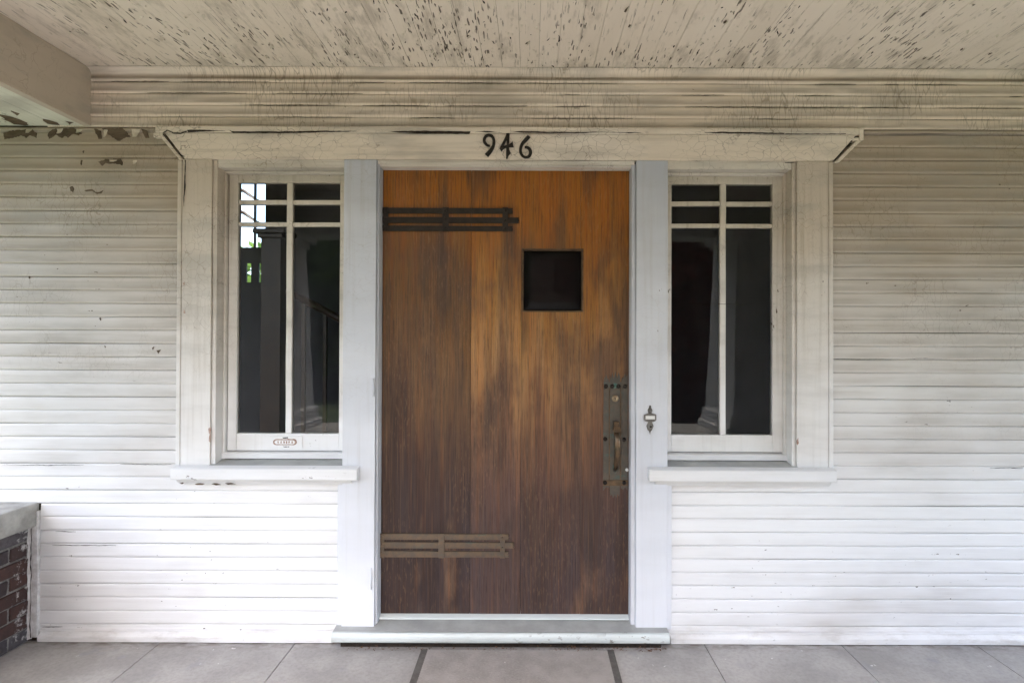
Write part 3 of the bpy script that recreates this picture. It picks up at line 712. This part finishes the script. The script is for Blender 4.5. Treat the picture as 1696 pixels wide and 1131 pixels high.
# strap hinges
def strap(y1s, x0, xe, xm, crosses, mat, ylbl, rivs):
    root = group_part("strap_hinge", door); tag(root, ylbl)
    Y = DY - .009
    verts = []; faces = []
    for i, (a, b) in enumerate(y1s):
        e = xm if i == 1 else xe
        tip = [(e, a + .3), (e - 3, a + 1.6), (e + .5, a + 3), (e - 2.5, a + 4.2), (e + .8, a + 5.4), (e - 2.5, a + 6.8), (e + .3, a + 8), (e - 2, b - .2)] if i == 1 else [(e, a + .5), (e - 1.5, a + 3), (e + .4, a + 5.5), (e - 1, a + 7.5), (e, b - .3)]
        plate("strap_bar", [(U(p, Y), Z(q, Y)) for p, q in [(x0, b), (x0, a)] + tip], Y, .0088, mat, root, .0010)
    for j, (a, b) in enumerate(crosses):
        box("cross_plate", U(a, Y), U(b, Y), Y - .0035, Y - .0002, Z(y1s[2][1] + .6, Y), Z(y1s[0][0] - .6, Y), mat, root, .0012)
    for (p, q) in rivs: dome("rivet", U(p, Y), Y - .004, Z(q, Y), .0058, mat, root, .6)
strap([(345, 354.4), (360.4, 370.3), (374.6, 383.6)], 632.6, 848.5, 859, [(633.5, 642), (732, 742.5), (831.5, 841)], 'iron', "dark iron upper strap hinge of three bars",
      [(637.5, 349.5), (637.5, 362.5), (637.5, 379), (737, 349.5), (737, 363.5), (737, 379), (836, 350), (836, 366), (836, 379)])
strap([(884, 894.2), (898, 908.2), (912.6, 923)], 630.2, 844, 853, [(630.4, 638.6), (728, 737.8), (829.5, 837.5)], 'brass', "tarnished brass-brown lower strap hinge of three bars",
      [(633.6, 889), (633.6, 902), (633.6, 915), (833, 890), (833, 906)])
# handle plate
PY = DY - .004
hp = group_part("handle_set", door); tag(hp, "green-brown bronze handle plate with ragged ends")
def hpl(name, pts, Y=PY, th_=.0038, mat='bronze', bev=.0006): return plate(name, [(U(a, Y), Z(b, Y)) for a, b in pts], Y, th_, mat, hp, bev)
hpl("side_strap", [(999.5, 812), (1000, 632), (1001.5, 624), (1003, 628), (1004.5, 620), (1006, 626), (1008.6, 629), (1008.8, 808), (1005, 806)])
hpl("side_strap", [(1029.2, 808), (1029.2, 630), (1031, 624), (1032.5, 627), (1035, 619), (1037, 625), (1040, 621), (1040, 812), (1036, 806), (1033, 811)])
hpl("centre_strap", [(1010.8, 816), (1010.4, 622), (1012.5, 629), (1014.5, 617), (1017, 628), (1019.5, 614.5), (1022, 628), (1025, 616.5), (1027.2, 624), (1027.2, 816), (1026, 822), (1023.5, 817), (1021.5, 823.5), (1019, 818), (1016.5, 824), (1014, 818), (1012, 821)])
hpl("backing", [(1008, 804), (1008, 634), (1030, 634), (1030, 804)], DY - .0015, .0014, 'pull', 0)
hpl("top_band", [(1000, 642), (1000, 632.5), (1040, 632.5), (1040, 642)], PY - .0028, .0026, 'bronze')
hpl("verdigris_patch", [(1015.5, 643), (1017, 634), (1022, 635), (1023, 642.6)], PY - .0034, .0004, 'verd', 0)
hpl("lower_band", [(999, 803.6), (999, 794.4), (1040, 794.4), (1040, 803.6)], PY - .0028, .0026, 'pull')
for (p, q) in ((1003.5, 639.5), (1014, 639.5), (1024.3, 639.5), (1035.3, 639.5), (1002.6, 726.5), (1034, 727.5), (1002.6, 798.5), (1034.2, 798.5)):
    dome("rivet", U(p, PY), PY - .004, Z(q, PY), .0105, 'iron', hp, .8)
lx, lz = U(1019, PY), Z(659.5, PY)
lathe_y("lock_cylinder", [(.0165, PY), (.0165, PY - .005), (.014, PY - .009), (.0105, PY - .010), (.010, PY - .0075), (.0001, PY - .0075)], lx, lz, 'lock', hp)
box("keyhole", lx - .0015, lx + .0015, PY - .0082, PY - .007, lz - .007, lz + .003, 'black', hp, 0)
# thumb-latch pull
px_ = 1019.6; x_ = U(px_, PY)
def zz(p): return Z(p, PY - .03)
box("latch_block", x_ - .012, x_ + .012, PY - .040, PY, zz(710), zz(698), 'pull', hp, .004)
plate("thumb_piece", [(x_ - .019, zz(712)), (x_ - .012, zz(705)), (x_ + .012, zz(705)), (x_ + .020, zz(711)), (x_ + .012, zz(715)), (x_ - .012, zz(715))], PY - .048, .03, 'pull', hp, .003)
tube("pull_grip", [(x_, PY, zz(712)), (x_ + .001, PY - .030, zz(716)), (x_ + .003, PY - .050, zz(726)), (x_ + .004, PY - .054, zz(742)), (x_ + .002, PY - .048, zz(757)), (x_, PY - .030, zz(770)), (x_ - .001, PY - .012, zz(777)), (x_ - .001, PY, zz(780))],
     [.013, .013, .014, .0155, .014, .011, .010, .010], 'pull', hp, 12, .8)
plate("pull_foot", [(x_ - .011, zz(772)), (x_ + .010, zz(772)), (x_ + .012, zz(778)), (x_, zz(786)), (x_ - .012, zz(778))], PY - .008, .008, 'verd', hp, .002)
for q in (775, 782): dome("rivet", x_, PY - .009, zz(q), .006, 'bronze', hp, .7)
lathe_y("white_peg", [(.0075, DY), (.0075, DY - .014), (.006, DY - .016), (.003, DY - .0155), (.0001, DY - .013)], U(1038.8, DY - .01), Z(777.5, DY - .01), 'white', door, 12)

# ================================================================== SIDELIGHT WINDOWS
SY, GY = .060, .076
def sidelight(a, b, px0, pm0, pm1, px1, label, mail):
    t = thing("sidelight_window", ((a + b) / 2, SY, .86), label, "window", "sidelights either side of the door")
    zb, zt = .8665, OPT - .004
    g0, m0, m1, g1 = U(px0, SY), U(pm0, SY), U(pm1, SY), U(px1, SY)
    zz_ = [Z(719.5, SY), Z(376.5, SY), Z(369.5, SY), Z(340, SY), Z(332.5, SY), Z(304, SY)]
    box("stile", a + .0125, g0, SY, SY + .034, zb, zt, 'sash', t, .002, 10, 'z', .0008)
    box("stile", g1, b - .002, SY, SY + .034, zb, zt, 'sash', t, .002, 10, 'z', .0008)
    box("bottom_rail", g0 + .0005, g1 - .0005, SY + .001, SY + .034, zb, zz_[0], 'sash', t, .002, 4, 'x', .0008)
    box("top_rail", g0 + .0005, g1 - .0005, SY + .001, SY + .034, zz_[5], zt, 'sash', t, .002, 4, 'x', .0008)
    box("muntin", m0, m1, SY + .003, SY + .030, zz_[0] + .0004, zz_[5] - .0004, 'sash', t, .003, 20, 'z', .0022)
    for lo, hi in ((zz_[1], zz_[2]), (zz_[3], zz_[4])):
        for xa, xb in ((g0, m0), (m1, g1)):
            box("muntin", xa + .0004, xb - .0004, SY + .0045, SY + .030, lo, hi, 'sash', t, .003, 6, 'x', .0022)
    for xa, xb in ((g0, m0), (m1, g1)):
        for lo, hi in ((zz_[0], zz_[1]), (zz_[2], zz_[3]), (zz_[4], zz_[5])):
            tz, tx = random.uniform(-.0015, .0015), random.uniform(-.0015, .0015)
            p = mesh("pane", [(xa - .003, GY - tx, lo - .003), (xb + .003, GY + tx, lo - .003), (xb + .003, GY + tx + tz, hi + .003), (xa - .003, GY - tx + tz, hi + .003)], [(0, 1, 2, 3)], 'glass', t)
    return t
wl = sidelight(WL0, WL1, 392.5, 473, 483, 562, "narrow sidelight window with mail slot, left of the oak door", True)
wr = sidelight(WR0, WR1, 1112, 1193, 1202.5, 1280, "narrow sidelight window without mail slot, right of the oak door", False)
# mail slot on the left sash
ms = box("mail_slot", U(448, SY), U(502, SY), SY - .004, SY + .0005, Z(744, SY), Z(723.5, SY), 'white', wl, .0015); tag(ms, "small painted mail slot plate with rusty edges")
ms.data.materials[0] = M['sash']
def rr(cx0, cx1, cy0, cy1, n=5):
    r = (cy1 - cy0) / 2; o = []
    for i in range(n + 1): t = -math.pi / 2 + math.pi * i / n; o.append((cx1 - r + r * math.cos(t), (cy0 + cy1) / 2 + r * math.sin(t)))
    for i in range(n + 1): t = math.pi / 2 + math.pi * i / n; o.append((cx0 + r + r * math.cos(t), (cy0 + cy1) / 2 + r * math.sin(t)))
    return o
my = SY - .0045
plate("slot_rim", [(U(a, my), Z(b, my)) for a, b in jag(rr(453.5, 493, 728.5, 738.5), .3, 3)], my - .0012, .0015, 'rust', ms)
plate("slot_flap", [(U(a, my), Z(b, my)) for a, b in jag(rr(456.5, 490, 730.3, 737), .25, 3)], my - .0024, .0012, 'sash', ms)
for xx in (461, 466, 471, 475, 479, 484): plate("worn_letter", [(U(a, my), Z(b, my)) for a, b in jag([(xx, 732), (xx + 2.6, 731.8), (xx + 2.2, 735.6), (xx + .4, 735.4)], .4, 2)], my - .0028, .0006, 'rust', ms)
plate("worn_letter", [(U(a, my), Z(b, my)) for a, b in jag([(469, 726), (478, 725.5), (478, 727.5), (470, 727.5)], .3, 2)], my - .0006, .0006, 'gap', ms)
plate("worn_letter", [(U(a, my), Z(b, my)) for a, b in jag([(470, 740.5), (481, 740.5), (480, 742), (471, 742)], .4, 2)], my - .0006, .0006, 'mortar', ms)

# ================================================================== HOUSE NUMBERS
def stroke(pts, widths):
    """variable-width ribbon outline from a centre line in px"""
    L = []; Rr = []; P = [Vector(p) for p in pts]
    # catmull-rom resample
    Q = []; W = []
    for i in range(len(P) - 1):
        p0, p1, p2, p3 = P[max(i - 1, 0)], P[i], P[i + 1], P[min(i + 2, len(P) - 1)]
        for j in range(5):
            t = j / 5
            Q.append(.5 * ((2 * p1) + (-p0 + p2) * t + (2 * p0 - 5 * p1 + 4 * p2 - p3) * t * t + (-p0 + 3 * p1 - 3 * p2 + p3) * t ** 3)); W.append(widths[i] * (1 - t) + widths[i + 1] * t)
    Q.append(P[-1]); W.append(widths[-1])
    for i, q in enumerate(Q):
        t = (Q[min(i + 1, len(Q) - 1)] - Q[max(i - 1, 0)]).normalized(); n = Vector((-t.y, t.x))
        L.append(q + n * W[i] / 2); Rr.append(q - n * W[i] / 2)
    return L, Rr
NY = -.042
def ribbon(name, pts, widths, parent=None, y=NY, th_=.0072):
    L, Rr = stroke(pts, widths); n = len(L); V = []
    for dy in (0, th_):
        for q in L + Rr: V.append((U(q.x, NY), y + dy, Z(q.y, NY)))
    N = 2 * n; Fc = []
    for i in range(n - 1):
        Fc += [(i, i + 1, n + i + 1, n + i), (N + i, N + n + i, N + n + i + 1, N + i + 1), (i, N + i, N + i + 1, i + 1), (n + i, n + i + 1, N + n + i + 1, N + n + i)]
    Fc += [(0, n, N + n, N), (n - 1, N + n - 1, N + 2 * n - 1, 2 * n - 1)]
    o = mesh(name, V, Fc, 'numeral', parent)
    bm = bmesh.new(); bm.from_mesh(o.data); bmesh.ops.recalc_face_normals(bm, faces=bm.faces); bm.to_mesh(o.data); bm.free()
    return o
def q(x, y): return (780 + x / 14.133, 205 + y / 14.133)
n9 = ribbon("house_numeral", [q(425, 515), q(360, 500), q(300, 430), q(295, 350), q(340, 285), q(400, 262), q(470, 290), q(515, 380), q(510, 500), q(450, 620), q(345, 745)], [3.0, 4.0, 4.8, 4.8, 4.4, 4.2, 4.6, 4.6, 4.6, 6.0, 7.2])
tag(n9, "curling black iron numeral nine, leftmost of the three house digits", "numeral", "house number digits")
n4 = thing("house_numeral", (U(838, NY), NY, Z(243, NY)), "spiky black iron numeral four, middle of the three house digits", "numeral", "house number digits")
def dig(pts, y=NY): return plate("stroke", [(U(a, NY), Z(b, NY)) for a, b in [q(*p) for p in pts]], y, .0072, 'numeral', n4, .0004)
dig([(812, 222), (886, 222), (872, 500), (880, 590), (912, 690), (862, 745), (836, 820), (806, 820), (806, 560), (820, 480)])
dig([(812, 224), (880, 224), (830, 350), (745, 520), (800, 500), (870, 480), (930, 440), (955, 405), (985, 545), (870, 545), (800, 560), (740, 590), (695, 648), (648, 575), (700, 480), (780, 320)], NY + .0006)
n6 = ribbon("house_numeral", [q(1345, 285), q(1270, 370), q(1190, 460), q(1150, 560), q(1150, 670), q(1200, 755), q(1275, 782), q(1345, 755), q(1380, 670), q(1355, 590), q(1300, 550), q(1240, 545)], [5.8, 6.2, 5.2, 4.8, 4.6, 4.2, 3.6, 4.6, 5.4, 5.0, 4.2, 3.4])
tag(n6, "curling black iron numeral six, rightmost of the three house digits", "numeral", "house number digits")

# ================================================================== DOORBELL
BY = -.0345
bell = thing("doorbell", (U(1077, BY), BY, Z(692, BY)), "small ornate old metal doorbell on the white door casing", "doorbell")
def bp(name, pts, Y, th_, mat='bell', bev=.0008): return plate(name, [(U(a, Y), Z(b, Y)) for a, b in pts], Y, th_, mat, bell, bev)
bp("back_plate", [(1076, 671), (1078, 671), (1079, 675), (1081, 679), (1079.5, 684), (1086, 686), (1086, 697), (1080, 698.5), (1083, 705), (1080.5, 711.5), (1078, 714), (1077, 719), (1075.6, 714), (1073, 711.5), (1071, 705), (1074, 698.5), (1068, 697), (1068, 686), (1074.5, 684), (1073, 679), (1075, 675)], BY - .004, .004)
bp("name_box", [(1067, 695), (1067, 687), (1069, 685.5), (1086, 685.5), (1087.4, 687), (1087.4, 695), (1085, 696.8), (1069, 696.8)], BY - .009, .005)
bp("name_card", [(1069.6, 694), (1069.6, 688.3), (1085, 688.3), (1085, 694)], BY - .0098, .0007, 'white', 0)
lathe_y("push_button", [(.0125, BY - .004), (.0125, BY - .009), (.0095, BY - .0115), (.0065, BY - .009), (.0001, BY - .0085)], U(1077, BY), Z(705.5, BY), 'bell', bell, 18)
dome("button_dot", U(1077.6, BY), BY - .0095, Z(705.8, BY), .0045, 'black', bell, .5)
dome("finial", U(1077, BY), BY - .005, Z(680, BY), .0085, 'bell', bell, .7)
dome("finial_tip", U(1077, BY), BY - .004, Z(673, BY), .0045, 'bell', bell, .7)

# ================================================================== DOORMAT
mat_t = thing("doormat", (-.06, -.4, 0), "long brown-grey ribbed doormat with dark rubber edges", "doormat")
ma, mb, myb, myf = U(700, -.09), U(1018, -.09), -.085, -1.50
bm = bmesh.new(); nrib = 95
prof = []
V = []; Fc = []
for i in range(nrib + 1):
    y = myb - .002 + (myf - myb) * i / nrib
    for dy, z in ((0, .0066), (-.0075, .0110)):
        k = len(V); V += [(ma + .030, y + dy, z), (mb - .030, y + dy, z)]
        if k: Fc.append((k - 2, k - 1, k + 1, k))
mesh("ribbed_field", V, Fc, 'mat', mat_t)
for a, b in ((ma, ma + .0305), (mb - .0305, mb)): box("rubber_edge", a, b, myf, myb, .001, .0085, 'matborder', mat_t, .002)
box("rubber_backing", ma + .03, mb - .03, myf, myb - .001, .001, .0065, 'matborder', mat_t, 0)

# ================================================================== BRICK PORCH WALL (left)
BXF = -2.316
bw = thing("brick_wall", (-2.5, -.9, 0), "low brick porch wall with stone cap against the siding at left", "brick wall")
box("mortar_core", -2.70, BXF - .006, -.64, -.004, 0, .528, 'mortar', bw, .003)
bh, bl, jt = .058, .200, .012
def brick_mesh(name, L, seed):
    rs = random.Random(seed); bm = bmesh.new(); bm_box(bm, -.10, 0, -L / 2, L / 2, 0, bh, .005)
    for v in bm.verts: v.co += Vector((rs.uniform(-.004, .003), rs.uniform(-.003, .003), rs.uniform(-.003, .003)))
    bmesh.ops.recalc_face_normals(bm, faces=bm.faces); me = bpy.data.meshes.new(name); bm.to_mesh(me); bm.free(); me.materials.append(M['brick']); return me
full_m = [brick_mesh("brick", bl, i) for i in range(4)]; half_m = [brick_mesh("brick", .095, 9 + i) for i in range(3)]
for c in range(8):
    z = .004 + c * (bh + jt - .0045); y = -.012; first = c % 2 == 0
    while y > -.60:
        L = .095 if first else bl
        me = random.choice(half_m if first else full_m); first = False
        o = bpy.data.objects.new("brick", me); col.objects.link(o); adopt(o, bw)
        o.location = (BXF + random.uniform(-.003, .003), y - L / 2, z + random.uniform(-.0015, .0015)); y -= L + jt
cp = box("stone_cap", -2.74, -2.274, -.68, -.002, .532, .640, 'cap', bw, .008, 14, 'y', .006)
# caulk smear and crack where it meets the siding
V = []; Fc = []
n = 26
for i in range(n + 1):
    z = .01 + .52 * i / n; w = .010 + .012 * abs(noise.noise(Vector((z * 14, 2, 2))))
    V += [(BXF + .001, -.004 - w * 1.6, z), (BXF + .008 + w * .3, -.008 - w * .4, z), (BXF + .0165 + .003 * noise.noise(Vector((z * 40, 1, 1))), -.012, z)]
    if i:
        k = 3 * i; Fc += [(k - 3, k - 2, k + 1, k), (k - 2, k - 1, k + 2, k + 1)]
mesh("mortar_smear", V, Fc, 'caulk', bw, True)
V = []; Fc = []
for i in range(41):
    z = .02 + .50 * i / 40; c = -2.299 + .004 * noise.noise(Vector((z * 18, 7, 1))) + (.018 if z > .53 else 0); w = .0008 + .0032 * abs(noise.noise(Vector((z * 22, 3, 3))))
    V += [(c - w, -.0225, z), (c + w, -.0232, z)]
    if i: k = 2 * i; Fc.append((k - 2, k - 1, k + 1, k))
mesh("open_crack", V, Fc, 'gap', bw)

# ================================================================== PORCH FRONT (seen only as reflections): columns, parapets, front beam
def column(xi, side, label):
    """xi: inner face at the foot; side: -1 left, 1 right"""
    w, y0, y1 = .50, -2.38, -1.75
    a, b = (xi - w, xi) if side < 0 else (xi, xi + w); xc, yc = (a + b) / 2, (y0 + y1) / 2
    t = thing("porch_column", (xc, yc, .64), label, "column", "tapered porch columns")
    bm = bmesh.new(); bm_box(bm, a - .06, b + .06, y0 - .04, y1 + .02, .6455, .70, .006); bm_box(bm, a - .03, b + .03, y0 - .02, y1 + .015, .7005, .80, .008)
    from_bm("base", bm, 'porchwhite', t)
    bm = bmesh.new(); vs_ = bm_box(bm, a, b, y0, y1, .8005, 2.20)
    for v in vs_:
        if v.co.z > 2: v.co.x = xc + (v.co.x - xc) * .77; v.co.y = yc + (v.co.y - yc) * .77
    from_bm("shaft", bm, 'porchwhite', t)
    bm = bmesh.new(); bm_box(bm, xc - .22, xc + .22, yc - .27, yc + .27, 2.2005, 2.25, .006); bm_box(bm, xc - .26, xc + .26, yc - .31, yc + .31, 2.2505, 2.309, .006)
    from_bm("capital", bm, 'porchwhite', t)
column(-1.924, -1, "white tapered porch column mirrored in the left sidelight glass")
column(1.578, 1, "white tapered porch column mirrored in the right sidelight glass")
fb = box("front_beam", XL, XR, PORCH, PORCH + .28, 2.31, CEIL - .001, 'porchwhite', bev=.006); tag(fb, "white front porch beam mirrored across the top of the sidelight panes", "beam", None, "thing")
for (a, b, lb) in ((-2.62, -1.35, "low brick parapet mirrored at the foot of the left sidelight"), (1.15, XR, "low brick parapet mirrored at the foot of the right sidelight")):
    t = thing("brick_parapet", ((a + b) / 2, -1.95, 0), lb, "brick wall")
    box("wall_body", a, b, -2.40, -1.76, .0, .53, 'mortar', t, .004)
    box("stone_cap", a - .03, b + .03, -2.44, -1.70, .5305, .644, 'cap', t, .01)
    for c in range(8):
        z = .004 + c * (bh + jt - .0045); x = a + .005 - (.1 if c % 2 else 0)
        while x < b - .02:
            o = bpy.data.objects.new("brick", random.choice(full_m)); col.objects.link(o); adopt(o, t)
            o.rotation_euler = (0, 0, math.pi / 2); o.location = (max(x, a) + .1, -1.752, z); x += bl + jt

# ================================================================== INTERIOR behind the sidelights
room = group_part("interior_room", None); tag(room, kind="structure")
IX0, IX1, IY1, IZ = -4.6, 3.0, 4.3, 3.5
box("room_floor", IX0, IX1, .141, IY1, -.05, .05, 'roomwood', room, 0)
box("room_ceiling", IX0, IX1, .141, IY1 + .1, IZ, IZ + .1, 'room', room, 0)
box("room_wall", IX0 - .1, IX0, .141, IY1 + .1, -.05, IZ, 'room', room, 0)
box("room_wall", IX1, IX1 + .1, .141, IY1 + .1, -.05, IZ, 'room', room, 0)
# back wall with landing window and two slots
k_ = (D + IY1) / F
wx = (U(396, IY1), U(438, IY1)); wz = (Z(412, IY1), Z(300, IY1))
s1, s2 = (U(407.5, IY1), U(415, IY1)), (U(428, IY1), U(434, IY1)); sz = (Z(470, IY1), Z(438, IY1))
bm = bmesh.new()
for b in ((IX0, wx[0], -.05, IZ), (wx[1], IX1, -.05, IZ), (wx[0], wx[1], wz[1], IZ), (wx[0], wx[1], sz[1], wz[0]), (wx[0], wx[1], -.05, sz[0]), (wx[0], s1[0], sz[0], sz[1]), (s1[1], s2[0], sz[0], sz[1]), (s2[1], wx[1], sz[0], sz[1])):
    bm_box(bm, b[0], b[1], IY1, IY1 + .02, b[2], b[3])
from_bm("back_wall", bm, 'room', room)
lw = thing("landing_window", ((wx[0] + wx[1]) / 2, IY1, wz[0]), "bright landing window glimpsed deep inside through the left sidelight", "window")
xm_ = U(421, IY1)
box("mullion", xm_ - .013, xm_ + .013, IY1 - .01, IY1 + .02, wz[0], wz[1], 'roomwood', lw, .004)
mesh("pane", [(wx[0], IY1 + .06, wz[0]), (wx[1], IY1 + .06, wz[0]), (wx[1], IY1 + .06, wz[1]), (wx[0], IY1 + .06, wz[1])], [(0, 1, 2, 3)], 'glass', lw)
for k2, (dz, lb) in enumerate(((0, "upper dark cable crossing the bright landing window"), (-.30, "lower dark cable crossing the bright landing window"))):
    yb = IY1 + .9
    cb = tube("cable", [(U(380, yb), yb, Z(312, yb) + dz), (U(402, yb), yb, Z(318, yb) + dz), (U(420, yb), yb, Z(331, yb) + dz), (U(445, yb), yb, Z(342, yb) + dz)], [.022] * 4, 'roomwood', None, 6); tag(cb, lb, "cable", "cables outside the landing window")
# newel post with moulded cap and sloping rail
nwl = thing("newel_post", (U(452, 3.2), 3.2, .05), "dark stair newel post inside the left sidelight", "newel post")
nx = U(455, 3.2)
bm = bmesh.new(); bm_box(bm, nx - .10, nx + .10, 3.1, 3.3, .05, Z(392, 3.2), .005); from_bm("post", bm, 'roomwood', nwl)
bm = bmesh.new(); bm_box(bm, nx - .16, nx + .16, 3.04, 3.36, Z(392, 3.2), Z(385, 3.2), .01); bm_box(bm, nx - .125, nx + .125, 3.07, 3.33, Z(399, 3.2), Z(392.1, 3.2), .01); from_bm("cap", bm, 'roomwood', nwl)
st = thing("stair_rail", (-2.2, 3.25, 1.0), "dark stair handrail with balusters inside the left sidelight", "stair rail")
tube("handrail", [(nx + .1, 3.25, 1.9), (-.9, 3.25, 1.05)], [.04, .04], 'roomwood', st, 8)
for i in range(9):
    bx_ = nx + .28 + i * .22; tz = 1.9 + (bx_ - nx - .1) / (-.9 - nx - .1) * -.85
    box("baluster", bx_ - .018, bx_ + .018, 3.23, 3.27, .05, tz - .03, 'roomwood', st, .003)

# ================================================================== TREES AND HEDGE in the front yard (mirrored in the panes)
def tree(name, loc, h, rx, rz, n, leaf, lm, label):
    rs = random.Random(hash(label) % 1000 if False else len(label)); t = thing(name, loc, label, "tree")
    X, Y, Zb = loc
    tube("trunk", [(X, Y, Zb), (X + .05, Y, Zb + h * .3), (X - .05, Y + .05, Zb + h * .55), (X, Y, Zb + h * .8)], [h * .035, h * .026, h * .018, h * .006], 'bark', t, 8)
    cl = []
    for i in range(26):
        a = rs.uniform(0, 6.283); e = rs.uniform(-1, 1); r = rs.uniform(.35, .95)
        c = Vector((X + rx * r * math.cos(a) * math.sqrt(1 - e * e), Y + rx * r * math.sin(a) * math.sqrt(1 - e * e), Zb + h - rz + rz * e * r)); cl.append((c, rs.uniform(.25, .5) * rx))
    for i in range(9):
        c = cl[i * 2][0]; b = Vector((X, Y, Zb + h * rs.uniform(.3, .55)))
        tube("limb", [b, b.lerp(c, .5) + Vector((0, 0, .1)), c], [h * .012, h * .008, h * .003], 'bark', t, 6)
    V = []; Fc = []
    for i in range(n):
        c, r = rs.choice(cl); d = Vector((rs.gauss(0, 1), rs.gauss(0, 1), rs.gauss(0, 1))).normalized() * r * rs.random() ** .4
        p = c + d; u = Vector((rs.gauss(0, 1), rs.gauss(0, 1), rs.gauss(0, 1))).normalized(); w = u.orthogonal().normalized(); k = len(V)
        V += [p - u * leaf, p + w * leaf * .6, p + u * leaf, p - w * leaf * .6]; Fc.append((k, k + 1, k + 2, k + 3))
    mesh("crown", V, Fc, lm, t)
tree("maple_tree", (1.9, -6.6, -.62), 5.4, 2.9, 2.5, 26000, .085, 'maple', "dark red maple mirrored in the right sidelight panes")
tree("garden_tree", (-5.2, -9.5, -.62), 6.0, 2.6, 2.6, 14000, .11, 'green', "green garden tree mirrored in the left sidelight panes")
tree("garden_tree", (7.5, -13, -.62), 7.0, 3.0, 2.8, 5000, .10, 'green', "tall green yard tree behind the red maple, mirrored in the glass")
tree("garden_tree", (-5.7, 10.0, -.62), 3.9, 1.6, 1.3, 5000, .09, 'green', "green back garden tree glimpsed through the landing window slots")
hg = thing("hedge", (0, -17, -.62), "dark green street hedge mirrored low in the window panes", "hedge")
V = []; Fc = []
for i in range(9000):
    p = Vector((random.uniform(-14, 14), random.uniform(-17.6, -16.4), -.62 + random.random() ** .7 * 2.3)); u = Vector((random.gauss(0, 1), random.gauss(0, 1), random.gauss(0, 1))).normalized(); w = u.orthogonal().normalized(); k = len(V)
    V += [p - u * .11, p + w * .07, p + u * .11, p - w * .07]; Fc.append((k, k + 1, k + 2, k + 3))
mesh("foliage", V, Fc, 'green', hg)
box("hedge_core", -14, 14, -17.4, -16.6, -.62, 1.3, 'bark', hg, .05)
